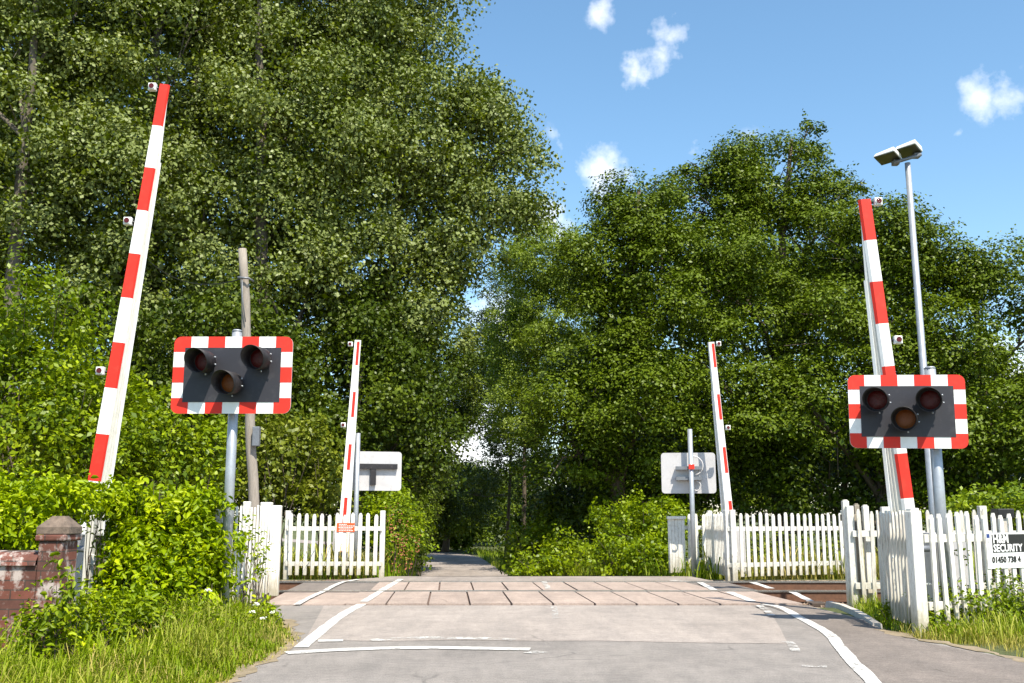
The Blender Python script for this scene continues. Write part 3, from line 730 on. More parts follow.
def signal_back(label, pc, Y, wpx, hpx, yaw, post_px, posttop, kind):
    c = W(*pc, Y); k = Y / FPX; w_, h_ = wpx * k / math.cos(yaw), hpx * k
    Mx = Matrix.Rotation(yaw, 3, 'Z')
    def T(x, d, z): return c + Mx @ Vector((x, -d, z))
    root = thing('crossing_signal', (c.x, c.y, 0), label, 'crossing signal', 'far crossing signals seen from behind')
    ol = rrect(w_, h_, .07); n = len(ol); b = MB()
    b.add([T(x, 0, z) for x, z in ol] + [T(x, -.014, z) for x, z in ol], [tuple(reversed(range(n))), tuple(range(n, 2 * n))] + [(i, (i + 1) % n, n + (i + 1) % n, n + i) for i in range(n)])
    b.build('backboard', M['panel_back'], root)
    pp = W(post_px, pc[1], Y); pp = Vector((pp.x, Y - .2, 0)); zt = W(post_px, posttop, Y).z
    po = MB(); po.tube([(pp.x, pp.y, -.3), (pp.x, pp.y, zt)], .052, 0, 16); po.build('post', M['galv'], root)
    br = MB()
    if kind == 0:
        x0 = (T(0, 0, 0) - c).x
        br.hexa([T(-w_ * .3, .09, .04), T(w_ * .42, .09, .04), T(w_ * .42, .01, .04), T(-w_ * .3, .01, .04), T(-w_ * .3, .09, .15), T(w_ * .42, .09, .15), T(w_ * .42, .01, .15), T(-w_ * .3, .01, .15)])
        br.hexa([T(-.06, .085, -.3), T(.06, .085, -.3), T(.06, .01, -.3), T(-.06, .01, -.3), T(-.06, .085, .038), T(.06, .085, .038), T(.06, .01, .038), T(-.06, .01, .038)])
        br.build('bracket', M['hood'], root)
    else:
        for zz in (-.12, .1): br.box(T(0, .1, zz), (.55, .14, .07), 0, yaw)
        br.build('bracket', M['darkgalv'], root)
        rg = MB(); pts = [T(.1 + .2 * math.cos(a), .13, .15 + .2 * math.sin(a)) for a in [R(q) for q in range(-80, 130, 15)]]
        rg.tube(pts, .014, 0, 8); rg.tube([T(.15 + .09 * math.cos(R(q)), .13, -.28 + .1 * math.sin(R(q))) for q in range(-120, 100, 20)], .014, 0, 8)
        rg.build('cable_loop', M['panel_back'], root)
        rd = MB(); rd.box((pp.x, pp.y - .06, c.z + .12), (.12, .04, .1)); rd.build('red_tag', M['red'], root)
    return root
signal_back('grey back of a signal board with dark T-shaped bracket, beside the far left barrier', (373, 471), 21.6, 55, 38.5, R(14), 358.5, 434, 0)
signal_back('grey back of a signal board with looped cable, beside the far right barrier', (688.5, 473), 21.6, 53, 40, R(-6), 689.5, 430, 1)

# ---------------------------------------------------------------- lamp post, pole, cabinet
def lamp_post():
    Y = 14.0; top = W(907.5, 163, Y); g = Vector((top.x + .02, Y, 0))
    root = thing('lamp_post', g, 'slim galvanised lamp post with two flat floodlight heads, behind the right signal', 'lamp post')
    b = MB(); b.tube([g, (g.x, Y, 2.4)], .068, 0, 16); b.build('lower_post', M['galv'], root)
    b = MB(); b.tube([(g.x, Y, 2.4), (g.x, Y, 2.46), (top.x, Y, top.z)], [.068, .052, .04], 0, 16); b.build('pole', M['galv'], root)
    cb = MB(); cb.tube([W(893, 163, Y), W(921, 154.5, Y)], .026, 0, 10); cb.build('cross_arm', M['darkgalv'], root)
    for (pcx, pcy) in ((887.5, 158), (908.5, 150.8)):
        c = W(pcx, pcy, Y); h = MB(); A_ = Vector((.2, -.21, .01)) * .56; B_ = Vector((.21, .28, -.01)) * .56; U_ = Vector((0, 0, 1))
        def Q(a, b_, c_): return c + A_ * a + B_ * b_ + U_ * c_
        h.hexa([Q(-1, -1, 0), Q(1, -1, 0), Q(1, 1, 0), Q(-1, 1, 0), Q(-.82, -.85, .05), Q(.95, -.9, .075), Q(.95, .9, .085), Q(-.82, .88, .06)])
        hh = h.build('floodlight_head', M['white'], root, bevel=.012)
        gl = MB(); gl.hexa([Q(a, b_, z) for z in (-.012, -.001) for a, b_ in ((-.93, -.94), (.93, -.94), (.93, .94), (-.93, .94))]); gl.build('glass_cover', M['glasscover'], hh)
        bx_ = MB(); bx_.box(Q(.45, .75, -.05), (.09, .1, .07)); bx_.build('gear_box', M['darkgalv'], hh, bevel=.006)
lamp_post()
def wooden_pole():
    Y = 17.6; t = W(243, 249, Y); m_ = W(251, 440, Y); d = (m_ - t); k = (-.4 - t.z) / d.z; g = t + d * k
    root = thing('timber_pole', g, 'old grey timber pole with a wire clamp, behind the left signal board', 'pole')
    b = MB(); n = 14; pts = [g.lerp(t, i / n) + Vector((.012 * math.sin(i * 1.7), 0, 0)) for i in range(n + 1)]; b.tube(pts, [.1 - .025 * i / n for i in range(n + 1)], 0, 14)
    b.build('pole', M['polewood'], root)
    c = MB(); q = W(245, 280, Y); c.tube([q + Vector((-.1, -.12, .02)), q + Vector((.1, -.14, 0)), q + Vector((.13, .08, 0))], .02, 0, 8)
    c.tube([q + Vector((-.02, -.12, 0)), q + Vector((.0, -.13, -.35)), q + Vector((.08, -.13, -.8))], .01, 0, 6); c.build('clamp', M['darkgalv'], root)
    c = MB(); q = W(253, 437, Y); c.box(q + Vector((.09, -.12, 0)), (.12, .12, .34)); c.build('junction_box', M['darkgalv'], root, bevel=.01)
    wr = MB(); a = W(244, 278, Y); e = W(150, 262, Y + 6); wr.tube([a.lerp(e, i / 10) + Vector((0, 0, -.3 * (1 - (i / 5 - 1) ** 2))) for i in range(11)], .012, 0, 6)
    wr.build('wire', M['black'], root)
wooden_pole()
def cabinet():
    c = W(1003, 520, 13.1); root = thing('equipment_post', (c.x, c.y, 0), 'squat concrete post with black cap behind the security sign fence', 'post')
    zt = W(1003, 508, 13.1).z
    b = MB(); b.box((c.x, c.y, zt / 2 - .1), (.16, .16, zt)); b.build('body', M['concrete'], root, bevel=.01)
    b = MB(); b.box((c.x, c.y, zt - .07), (.21, .21, .12)); b.build('cap', M['black'], root, bevel=.008)
cabinet()

# ---------------------------------------------------------------- signs
def text_mesh(txt, size, name, mat, parent, origin, xdir, extr=.001, sx=1, bold=0.0):
    cu = bpy.data.curves.new(name, 'FONT'); cu.body = txt; cu.size = size; cu.extrude = extr; cu.offset = bold; cu.resolution_u = 2
    ob = bpy.data.objects.new(name, cu); COL.objects.link(ob); bpy.context.view_layer.update()
    me = bpy.data.meshes.new_from_object(ob.evaluated_get(bpy.context.evaluated_depsgraph_get())); bpy.data.objects.remove(ob)
    xd = Vector(xdir).normalized(); zd = Vector((0, 0, 1)); nd = xd.cross(zd)
    mt = Matrix((( xd.x * sx, zd.x, nd.x, 0), (xd.y * sx, zd.y, nd.y, 0), (xd.z * sx, zd.z, nd.z, 0), (0, 0, 0, 1)))
    me.transform(mt); me.materials.clear(); me.materials.append(mat); me.name = name
    o = bpy.data.objects.new(name, me); COL.objects.link(o); o.parent = parent; o.location = Vector(origin) - world_loc(parent); return o
def security_sign():
    A = cr + Vector((.1, .02, 0)); u = (fe - A).normalized(); n = Vector((u.y, -u.x, 0))
    if n.y > 0: n = -n
    def onf(px, py):   # point on fence plane (offset in front of the pickets)
        r = Vector(ray(px, py)); O = Vector((0, 0, H)); off = A + n * .062
        t = (off - O).dot(n) / r.dot(n); return O + r * t
    tl = onf(985.5, 533); bl = onf(987, 569); wd = .86; h_ = tl.z - bl.z
    root = thing('security_sign', tl, 'white sign reading H&M SECURITY in a black block, fixed to the right fence', 'sign')
    def T(x, z, d=0): return tl + u * x + n * d + Vector((0, 0, z))
    b = MB(); b.hexa([T(0, -h_, .0), T(wd, -h_, .0), T(wd, -h_, -.006), T(0, -h_, -.006), T(0, 0, .0), T(wd, 0, .0), T(wd, 0, -.006), T(0, 0, -.006)]); b.build('board', M['white'], root)
    def plate(name, x0, x1, z0, z1, mat):
        b = MB(); b.hexa([T(x0, z0, .003), T(x1, z0, .003), T(x1, z0, .001), T(x0, z0, .001), T(x0, z1, .003), T(x1, z1, .003), T(x1, z1, .001), T(x0, z1, .001)]); return b.build(name, mat, root)
    s = h_ / 36.
    plate('black_block', 9.5 * s, wd - .03, -20 * s, -1.5 * s, M['black'])
    plate('blue_badge', 1 * s, 6 * s, -5 * s, -1.0 * s, M['blue'])
    plate('grey_badge', 1.6 * s, 5 * s, -10.5 * s, -7.5 * s, M['panel_back'])
    plate('grey_badge', 1.6 * s, 5 * s, -17 * s, -13.5 * s, M['panel_back'])
    text_mesh('H&M', 12.5 * s, 'lettering', M['white'], root, T(10.5 * s, -10.2 * s, .0045), u, bold=.0035)
    text_mesh('SECURITY', 10.5 * s, 'lettering', M['white'], root, T(10.5 * s, -19 * s, .0045), u, bold=.003, sx=1.05)
    text_mesh('01450 738 4', 8.5 * s, 'lettering', M['black'], root, T(7 * s, -30 * s, .0045), u, bold=.003, sx=1.12)
security_sign()
def notice():
    Y = fl0.y - .065; a = W(337, 523, Y); c = W(354.5, 532, Y)
    root = thing('notice', a, 'small orange-red notice with white lines of print on the far left fence', 'sign')
    b = MB(); b.box(((a.x + c.x) / 2, Y, (a.z + c.z) / 2), (c.x - a.x, .008, a.z - c.z)); b.build('plate', M['orange'], root)
    w_ = c.x - a.x; h_ = a.z - c.z; b = MB()
    for i, (x0, x1) in enumerate(((.12, .55), (.12, .9), (.1, .82), (.15, .8), (.12, .86))):
        z = a.z - h_ * (.16 + .17 * i); rnd = random.Random(i); x = x0
        while x < x1:
            ww = rnd.uniform(.05, .12); b.box((a.x + w_ * (x + ww / 2), Y - .006, z), (w_ * ww, .003, h_ * .075)); x += ww + .025
    b.build('print', M['white'], root)
notice()

# ---------------------------------------------------------------- brick wall
def brick_wall():
    Y = 8.35
    pr = W(76, 545, Y); pl = W(40, 545, Y); top = W(0, 551, Y).z; pz = W(50, 541, Y).z
    root = thing('brick_wall', ((pl.x + pr.x) / 2, Y + .15, 0), 'old red brick wall with rounded coping and white lichen at the left edge', 'wall')
    b = MB(); xl = -9.5; x1 = W(51, 530, Y).x - .11
    b.box(((xl + x1) / 2, Y + .18, (top - .12) / 2 - .1), (x1 - xl, .3, top - .12 + .2), 0); b.build('wall_body', M['brick'], root)
    # rounded coping
    cp = MB(); seg = 10; vs = []
    for x in (xl, x1):
        for k in range(seg + 1):
            a = math.pi * k / seg; vs.append((x, Y + .18 - .175 * math.cos(a), top - .117 + .117 * math.sin(a)))
    n = seg + 1; cp.add(vs, [(k, k + 1, n + k + 1, n + k) for k in range(seg)], 0, True)
    cp.add([vs[0], vs[seg], vs[n + seg], vs[n]], [(0, 1, 2, 3)])
    cp.build('coping', M['brick'], root)
    p = MB(); cx = W(51, 530, Y).x; wp = .2
    p.box((cx, Y + .16, pz / 2 - .1), (wp, .3, pz + .2), 0); p.box((cx, Y + .16, pz + .025), (wp + .05, .34, .05), 0); p.build('pier', M['brick'], root, bevel=.012)
    c = MB(); z0 = pz + .052; zt = W(55, 516, Y).z; e = .135
    bs_ = [(cx - e, Y + .16 - e), (cx + e, Y + .16 - e), (cx + e, Y + .16 + e), (cx - e, Y + .16 + e)]
    c.add([(x, y, z0) for x, y in bs_] + [(x, y, z0 + .06) for x, y in bs_] + [(cx - .05, Y + .11, zt), (cx + .05, Y + .11, zt), (cx + .05, Y + .21, zt), (cx - .05, Y + .21, zt)],
          [(3, 2, 1, 0), (8, 9, 10, 11)] + [(q + j, q + (j + 1) % 4, q + 4 + (j + 1) % 4, q + 4 + j) for q in (0, 4) for j in range(4)])
    c.build('cap_stone', M['stone_cap'], root, bevel=.008)
brick_wall()

# ---------------------------------------------------------------- foliage
def sines(seed, n=10, f0=.6, f1=2.2):
    rg = np.random.default_rng(seed); d = rg.normal(size=(n, 3)); d /= np.linalg.norm(d, axis=1)[:, None]
    fr = rg.uniform(f0, f1, n); ph = rg.uniform(0, 6.28, n)
    def f(p): return np.sin((p @ (d * fr[:, None]).T) * 6.283 + ph).sum(1) / math.sqrt(n / 2) * .7
    return f
def nrm(a): return a / np.maximum(np.linalg.norm(a, axis=-1, keepdims=True), 1e-9)
def leaf_mesh(name, P, Nn, D, ln, wd, rnd, mat, parent, fold=False, off=(0, 0, 0), fine=False):
    """P centres, Nn normals, D directions (in plane), lengths, widths"""
    D = nrm(D - Nn * (D * Nn).sum(1, keepdims=True)); Sd = np.cross(Nn, D)
    l = ln[:, None]; w_ = wd[:, None]; n = len(P); P = P - np.array(off)
    if fine:      # 6 points, folded along the midrib, 2 quads
        fo = Nn * w_ * .22
        V = np.stack([P - D * l * .5, P - D * l * .16 - Sd * w_ * .5 + fo, P + D * l * .2 - Sd * w_ * .38 + fo, P + D * l * .5 - Nn * l * .12, P + D * l * .2 + Sd * w_ * .38 + fo, P - D * l * .16 + Sd * w_ * .5 + fo], 1)
        q = np.array([(0, 3, 2, 1), (0, 5, 4, 3)]); nv = 6
    else:
        V = np.stack([P - D * l * .5, P - D * l * .05 + Sd * w_ * .5, P + D * l * .5, P - D * l * .05 - Sd * w_ * .5], 1); q = np.array([(0, 1, 2, 3)]); nv = 4
    F = (q[None] + np.arange(n)[:, None, None] * nv).reshape(-1, 4); nf = len(F)
    me = bpy.data.meshes.new(name); me.vertices.add(n * nv); me.vertices.foreach_set('co', V.reshape(-1).astype(np.float32))
    me.loops.add(nf * 4); me.loops.foreach_set('vertex_index', F.reshape(-1).astype(np.int32))
    me.polygons.add(nf); me.polygons.foreach_set('loop_start', (np.arange(nf) * 4).astype(np.int32)); me.polygons.foreach_set('loop_total', np.full(nf, 4, np.int32))
    at = me.attributes.new('rnd', 'FLOAT', 'FACE'); at.data.foreach_set('value', np.repeat(rnd, len(q)).astype(np.float32))
    me.update(calc_edges=True); me.materials.append(mat)
    o = bpy.data.objects.new(name, me); COL.objects.link(o)
    if parent is not None: o.parent = parent
    return o
def foliage(lobes, dens, leaf, spray_r, per, seed, flat=.5, up=.6, hole=-.25, hole_f=(.25, .7), jit=.55, asp=.62, inner=.35, zmin=None, rag=.28, shoots=0, sh_len=.5):
    """lobes: list of (cx,cy,cz,rx,ry,rz); dens = sprays per m2 of lobe surface"""
    rg = np.random.default_rng(seed); nf = sines(seed, 9, *hole_f); nd = sines(seed + 1, 8, .5, 1.6); Ps = []; Os = []
    for (cx, cy, cz, rx, ry, rz) in lobes:
        area = 4 * math.pi * ((rx * ry) ** 1.6 / 3 + (rx * rz) ** 1.6 / 3 + (ry * rz) ** 1.6 / 3) ** (1 / 1.6)
        n = int(area * dens); d = nrm(rg.normal(size=(n, 3)))
        rr = 1 - inner * rg.random(n) ** 1.4 * 1.3 + rag * .6 * nd(d * 1.3 + cx) + rg.normal(0, .05, n) + (rg.random(n) < .06) * rg.uniform(0, .22, n)
        p = np.array([cx, cy, cz]) + d * np.array([rx, ry, rz]) * rr[:, None]
        Ps.append(p); Os.append(nrm(d / np.array([rx, ry, rz])))
    P = np.concatenate(Ps); O = np.concatenate(Os)
    keep = nf(P) > hole
    if zmin is not None: keep &= P[:, 2] > zmin
    P = P[keep]; O = O[keep]; n = len(P)
    O = nrm(O * .7 + np.array([0, 0, up]) + rg.normal(0, .3, (n, 3)))
    sr = spray_r * rg.uniform(.6, 1.35, n); tone = np.clip(rg.normal(.42, .23, n), 0, 1)
    a = np.repeat(np.arange(n), per); m = len(a)
    t = nrm(np.cross(O, rg.normal(size=(n, 3)))); b = np.cross(O, t)
    th = rg.uniform(0, 6.283, m); q = np.sqrt(rg.random(m)) * sr[a] * 1.15
    radv = t[a] * np.cos(th)[:, None] + b[a] * np.sin(th)[:, None]
    X = P[a] + radv * q[:, None] + O[a] * (rg.normal(0, flat, m) * sr[a] * .5)[:, None]
    X[:, 2] -= q * q / np.maximum(sr[a], .01) * .22
    Nn = nrm(O[a] + rg.normal(0, jit, (m, 3))); D = nrm(radv + rg.normal(0, .5, (m, 3)) + np.array([0, 0, -.35]))
    ln = leaf * rg.uniform(.65, 1.3, m); tn = np.clip(tone[a] + rg.normal(0, .16, m), 0, 1)
    if shoots:
        k = int(n * shoots); idx = rg.choice(n, k); nl = 11
        d0 = nrm(O[idx] * .8 + np.array([0, 0, .7]) + rg.normal(0, .5, (k, 3))); L_ = sh_len * rg.uniform(.4, 1.2, k)
        t_ = np.linspace(.05, 1, nl); Xs = P[idx][:, None] + d0[:, None] * (L_[:, None] * t_)[..., None]; Xs[..., 2] -= (L_[:, None] * t_ ** 2 * .45)
        sd_ = nrm(np.cross(d0, rg.normal(size=(k, 3)))); sgn = np.where(np.arange(nl) % 2 == 0, 1, -1)[None, :, None]
        Ds = nrm(sd_[:, None] * sgn + d0[:, None] * .7 + np.array([0, 0, -.2])); Xs = Xs + Ds * leaf * .5
        X = np.concatenate([X, Xs.reshape(-1, 3)]); D = np.concatenate([D, Ds.reshape(-1, 3)]); q_ = k * nl
        Nn = np.concatenate([Nn, nrm(np.array([0, 0, 1.]) + rg.normal(0, .45, (q_, 3)))]); lt = np.tile(1.15 - .6 * t_, k)
        ln = np.concatenate([ln, leaf * lt * rg.uniform(.8, 1.2, q_)]); tn = np.concatenate([tn, np.clip(rg.normal(.68, .15, q_), 0, 1)])
    return X, Nn, D, ln, ln * asp * rg.uniform(.8, 1.15, len(ln)), tn, P
def crown(lobes, leaf, seed, cr=.62, per=330, flatz=.62, cover=1.15, jit=.45, upb=.45, asp=.62, core=.3, shoots=.5, sh_len=1.0, amp=.34):
    """crown of leaf clumps: each clump a lumpy shell of small leaves, over a thinner core"""
    rg = np.random.default_rng(seed); nd = sines(seed + 1, 8, .25, .9); out = [[] for _ in range(6)]
    Cs = []; Os = []; Rs = []
    for (cx, cy, cz, rx, ry, rz) in lobes:
        area = 4 * math.pi * ((rx * ry) ** 1.6 / 3 + (rx * rz) ** 1.6 / 3 + (ry * rz) ** 1.6 / 3) ** (1 / 1.6)
        k = max(4, int(area / (cr * cr * 2.2) * cover)); d = nrm(rg.normal(size=(k, 3)))
        rr = .9 + .2 * nd(d * 1.5 + cx) + rg.normal(0, .12, k) - .35 * (rg.random(k) < .3) * rg.random(k)
        ex = np.array([max(.2, rx - cr * .5), max(.2, ry - cr * .5), max(.2, rz - cr * .4)])
        Cs.append(np.array([cx, cy, cz]) + d * ex * rr[:, None]); Os.append(nrm(d / np.array([rx, ry, rz]))); Rs.append(cr * rg.uniform(.4, 1.3, k) * min(1, max(.35, min(rx, rz) / cr)))
    C = np.concatenate(Cs); O = np.concatenate(Os); Rr = np.concatenate(Rs); k = len(C)
    tone = np.clip(rg.normal(.42, .16, k), 0, 1); cnt = np.maximum(12, (per * (Rr / cr) ** 2)).astype(int)
    a = np.repeat(np.arange(k), cnt); m = len(a); axis = nrm(O * .75 + np.array([0, 0, .8]))
    d = nrm(rg.normal(size=(m, 3)) + axis[a] * .75)
    lump = sines(seed + 3, 10, .9, 2.6); r = Rr[a] * (1 - .5 * rg.random(m) ** 2 + amp * lump(C[a] + d * Rr[a][:, None]) + (rg.random(m) < .07) * rg.uniform(0, .5, m))
    off = d * r[:, None]; off[:, 2] *= flatz; off[:, :2] *= 1.12
    X = C[a] + off; Nn = nrm(d * .55 + np.array([0, 0, upb]) + rg.normal(0, jit, (m, 3))); D = nrm(rg.normal(0, .6, (m, 3)) + d * .5 + np.array([0, 0, -.4]))
    ln = leaf * rg.uniform(.65, 1.3, m); tn = np.clip(tone[a] + rg.normal(0, .17, m), 0, 1)
    # core leaves, coloured near-dark so the gaps between clumps read as shade
    Xc = []
    for (cx, cy, cz, rx, ry, rz) in lobes:
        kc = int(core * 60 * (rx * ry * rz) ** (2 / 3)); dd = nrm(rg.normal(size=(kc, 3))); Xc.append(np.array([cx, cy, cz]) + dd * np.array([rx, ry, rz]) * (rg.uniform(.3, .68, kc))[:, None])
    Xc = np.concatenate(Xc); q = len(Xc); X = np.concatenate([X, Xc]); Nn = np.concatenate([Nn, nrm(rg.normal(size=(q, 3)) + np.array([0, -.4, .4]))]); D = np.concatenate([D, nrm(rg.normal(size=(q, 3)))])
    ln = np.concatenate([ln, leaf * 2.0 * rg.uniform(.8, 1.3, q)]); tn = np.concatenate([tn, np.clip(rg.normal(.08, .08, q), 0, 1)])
    if shoots:
        n_s = int(k * shoots); idx = rg.integers(0, k, n_s); nl = 16
        d0 = nrm(O[idx] * .9 + np.array([0, 0, .45]) + rg.normal(0, .4, (n_s, 3))); st = C[idx] + d0 * Rr[idx][:, None] * .6; L_ = sh_len * rg.uniform(.4, 1.2, n_s)
        t_ = np.linspace(.05, 1, nl); Xs = st[:, None] + d0[:, None] * (L_[:, None] * t_)[..., None]; Xs[..., 2] -= L_[:, None] * t_ ** 2 * .3; Xs += rg.normal(0, leaf * .55, Xs.shape)
        Ds = nrm(rg.normal(size=Xs.shape) + d0[:, None] * .6); X = np.concatenate([X, Xs.reshape(-1, 3)]); D = np.concatenate([D, Ds.reshape(-1, 3)]); q = n_s * nl
        Nn = np.concatenate([Nn, nrm(np.array([0, 0, .8]) + rg.normal(0, .5, (q, 3)))]); ln = np.concatenate([ln, leaf * rg.uniform(.7, 1.2, q)]); tn = np.concatenate([tn, np.clip(rg.normal(.5, .15, q), 0, 1)])
    return X, Nn, D, ln, ln * asp * rg.uniform(.8, 1.15, len(ln)), tn, C
def limbs(mb, base, top, lobes, r0, seed, tips=None, ntw=5, bend=.4):
    rg = random.Random(seed); base = Vector(base); top = Vector(top)
    n = 9; pts = []; off = Vector((rg.uniform(-bend, bend), rg.uniform(-bend, bend), 0))
    for i in range(n + 1):
        t = i / n; pts.append(base.lerp(top, t) + off * math.sin(t * math.pi) + Vector((rg.uniform(-.05, .05), rg.uniform(-.05, .05), 0)) * r0 * 3)
    mb.tube(pts, [r0 * (1.25 if i == 0 else 1) * (1 - .82 * i / n) for i in range(n + 1)], 0, 10)
    for (cx, cy, cz, rx, ry, rz) in lobes:
        c = Vector((cx, cy, cz)); zz = min(max(cz - .6 * max(rx, rz) - .8, base.z + .25 * (top.z - base.z)), top.z * .9)
        t = (zz - base.z) / max(.1, top.z - base.z); t = min(.92, max(.15, t)); s = pts[int(t * n)]
        rr = r0 * (1 - .8 * t) * .55
        mid = s.lerp(c, .5) + Vector((rg.uniform(-.3, .3), rg.uniform(-.3, .3), rg.uniform(-.1, .5)))
        mb.tube([s, s.lerp(mid, .5) + Vector((0, 0, .1)), mid, mid.lerp(c, .5), c], [rr, rr * .85, rr * .7, rr * .5, rr * .3], 0, 6, caps=False)
        for k in range(ntw):
            d = Vector((rg.gauss(0, 1), rg.gauss(0, 1), rg.gauss(.3, .8))).normalized(); e = c + Vector((d.x * rx, d.y * ry, d.z * rz)) * rg.uniform(.7, .98)
            st = mid.lerp(c, rg.uniform(.2, 1)); mm = st.lerp(e, .5) + Vector((rg.uniform(-.2, .2), rg.uniform(-.2, .2), .15 * rx))
            mb.tube([st, mm, e], [rr * .4, rr * .26, rr * .08], 0, 5, caps=False)
def px_lobes(lst):
    out = []
    for (px, py, rx, ry, Y, *dep) in lst:
        c = W(px, py, Y); k = (c - cam.location).dot(Vector((0, CP, SP))) / FPX; x, z = rx * k, ry * k
        out.append((c.x, c.y, c.z, x, (dep[0] if dep else min(x, 3.2)), z))
    return out
NLEAF = 0
def tree(label, base_px, Y, top_px, lobes, mat, leaf, seed, r0=.22, bark='bark', cat='tree', name='tree', grp='tall trees behind the crossing', **kw):
    global NLEAF
    lb = px_lobes(lobes); bx = W(base_px, 500, Y).x; gz = ground_z(bx, Y) - .1
    root = thing(name, (bx, Y, gz), label, cat, grp); top = W(top_px[0], top_px[1], Y)
    mb = MB(); limbs(mb, (bx, Y, gz), top, lb, r0, seed, ntw=kw.pop('ntw', 5)); mb.build('trunk', M[bark], root)
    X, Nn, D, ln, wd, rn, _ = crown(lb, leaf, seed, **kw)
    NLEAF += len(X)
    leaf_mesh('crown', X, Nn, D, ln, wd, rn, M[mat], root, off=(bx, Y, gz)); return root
def shrub(label, lobes, Y, mat, leaf, dens, per, seed, spray=.2, name='shrub', cat='shrub', grp='green shrubs along the verges', fine=False, **kw):
    global NLEAF
    lb = px_lobes(lobes); bx = sum(l[0] for l in lb) / len(lb); gz = ground_z(bx, Y)
    root = thing(name, (bx, Y, gz), label, cat, grp); mb = MB(); rg = random.Random(seed)
    for (cx, cy, cz, rx, ry, rz) in lb:
        for k in range(7):
            e = Vector((cx + rg.uniform(-.7, .7) * rx, cy + rg.uniform(-.6, .6) * ry, cz + rg.uniform(-.1, .8) * rz)); s = Vector((cx + rg.uniform(-.3, .3) * rx, cy + rg.uniform(-.2, .2), ground_z(cx, cy) - .03))
            q_ = .35 if fine else 1; mb.tube([s, s.lerp(e, .5) + Vector((rg.uniform(-.1, .1), 0, .1)), e], [.02 * q_, .014 * q_, .005 * q_], 0, 5, caps=False)
    mb.build('stem', M['bark'], root)
    X, Nn, D, ln, wd, rn, _ = foliage(lb, dens, leaf, spray, per, seed, zmin=gz, **kw); NLEAF += len(X)
    leaf_mesh('foliage', X, Nn, D, ln, wd, rn, M[mat], root, off=(bx, Y, gz), fine=fine); return root

# --- left wall of poplars
PO = dict(mat='leaf_poplar', amp=.34, leaf=.118, cr=.85, per=760, flatz=.85, cover=.66, jit=.75, upb=.3, bark='bark_pale', asp=.75, core=.45, shoots=.6, sh_len=1.5)
tree('tall poplar whose crown fills the top left corner, with a leaning pale trunk', 0, 25.4, (40, -60),
     [(20, 40, 120, 110, 27), (-90, 60, 110, 130, 28), (40, 180, 95, 90, 26.5), (-70, 230, 110, 110, 27), (90, -30, 120, 100, 28)], seed=11, r0=.3, **PO)
tree('tall poplar rising behind the nearest left barrier boom', 150, 28.5, (160, -90),
     [(170, 70, 110, 100, 28.5), (130, 190, 90, 90, 27.5), (200, 240, 90, 90, 28), (190, -60, 130, 90, 29), (120, 300, 80, 70, 27.5)], seed=12, r0=.3, **PO)
tree('tall poplar with bare forked branches showing near its top, left of centre', 275, 27.6, (262, -80),
     [(290, 120, 100, 90, 29), (265, 230, 90, 85, 28.5), (330, -20, 95, 100, 30), (350, 70, 70, 80, 30.5), (240, 20, 45, 60, 30.5), (300, 320, 85, 80, 28.5)], seed=13, r0=.32, **PO)
tree('poplar with the ragged right-hand outline against the blue sky', 395, 31, (410, 60),
     [(430, 150, 88, 62, 30.5), (490, 180, 62, 60, 30), (400, 60, 60, 60, 31), (395, 240, 88, 80, 30), (462, 248, 62, 50, 30.5), (418, 325, 56, 56, 30), (438, 12, 26, 26, 31), (485, 105, 34, 34, 31), (518, 212, 32, 30, 30.5)], seed=14, r0=.25, **PO)
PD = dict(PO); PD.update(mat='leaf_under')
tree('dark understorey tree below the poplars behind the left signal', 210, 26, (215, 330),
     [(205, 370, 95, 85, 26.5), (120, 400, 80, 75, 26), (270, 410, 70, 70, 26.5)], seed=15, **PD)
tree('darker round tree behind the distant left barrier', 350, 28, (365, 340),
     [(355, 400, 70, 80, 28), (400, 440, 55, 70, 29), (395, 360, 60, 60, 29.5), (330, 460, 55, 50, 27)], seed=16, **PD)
tree('shaded tree arching over the lane from its left side', 408, 50, (432, 330),
     [(415, 440, 36, 60, 50, 3), (440, 372, 44, 44, 50, 3), (395, 480, 45, 60, 48, 3), (414, 500, 22, 36, 55, 3), (455, 420, 22, 22, 52, 2)], 'leaf_under', .15, 17, cr=.7, per=260, flatz=.7, core=.4)
# --- centre: paler trees
tree('pale green young tree with thin trunk between the two big tree masses', 524, 58, (537, 230),
     [(548, 262, 46, 44, 58, 3), (556, 320, 50, 55, 58, 3), (526, 350, 42, 50, 59, 3), (520, 410, 36, 40, 59, 3)], 'leaf_pale', .14, 21, cr=.7, per=300, flatz=.8, jit=.7, core=.15, shoots=1.0, r0=.14)
tree('slender see-through tree whose leaves dot the white cloud gap', 506, 66, (505, 270),
     [(505, 330, 28, 62, 66, 2), (498, 400, 34, 50, 66, 2), (470, 495, 34, 30, 70, 3), (520, 460, 42, 44, 64, 3), (480, 360, 30, 50, 68, 2), (466, 400, 18, 30, 68, 2)], 'leaf_under', .14, 22, cr=.6, per=170, flatz=.8, jit=.7, core=.1, cover=.9, shoots=1.0, r0=.12)
tree('dark tree at the end of the lane where it bends left', 445, 84, (450, 440),
     [(440, 500, 40, 38, 84, 4), (480, 500, 40, 42, 80, 4), (400, 490, 50, 60, 86, 4), (455, 535, 36, 22, 88, 3), (415, 535, 30, 25, 92, 3)], 'leaf_dark', .26, 23, cr=1.1, per=240, core=.8, shoots=.3, cover=1.0, r0=.3)
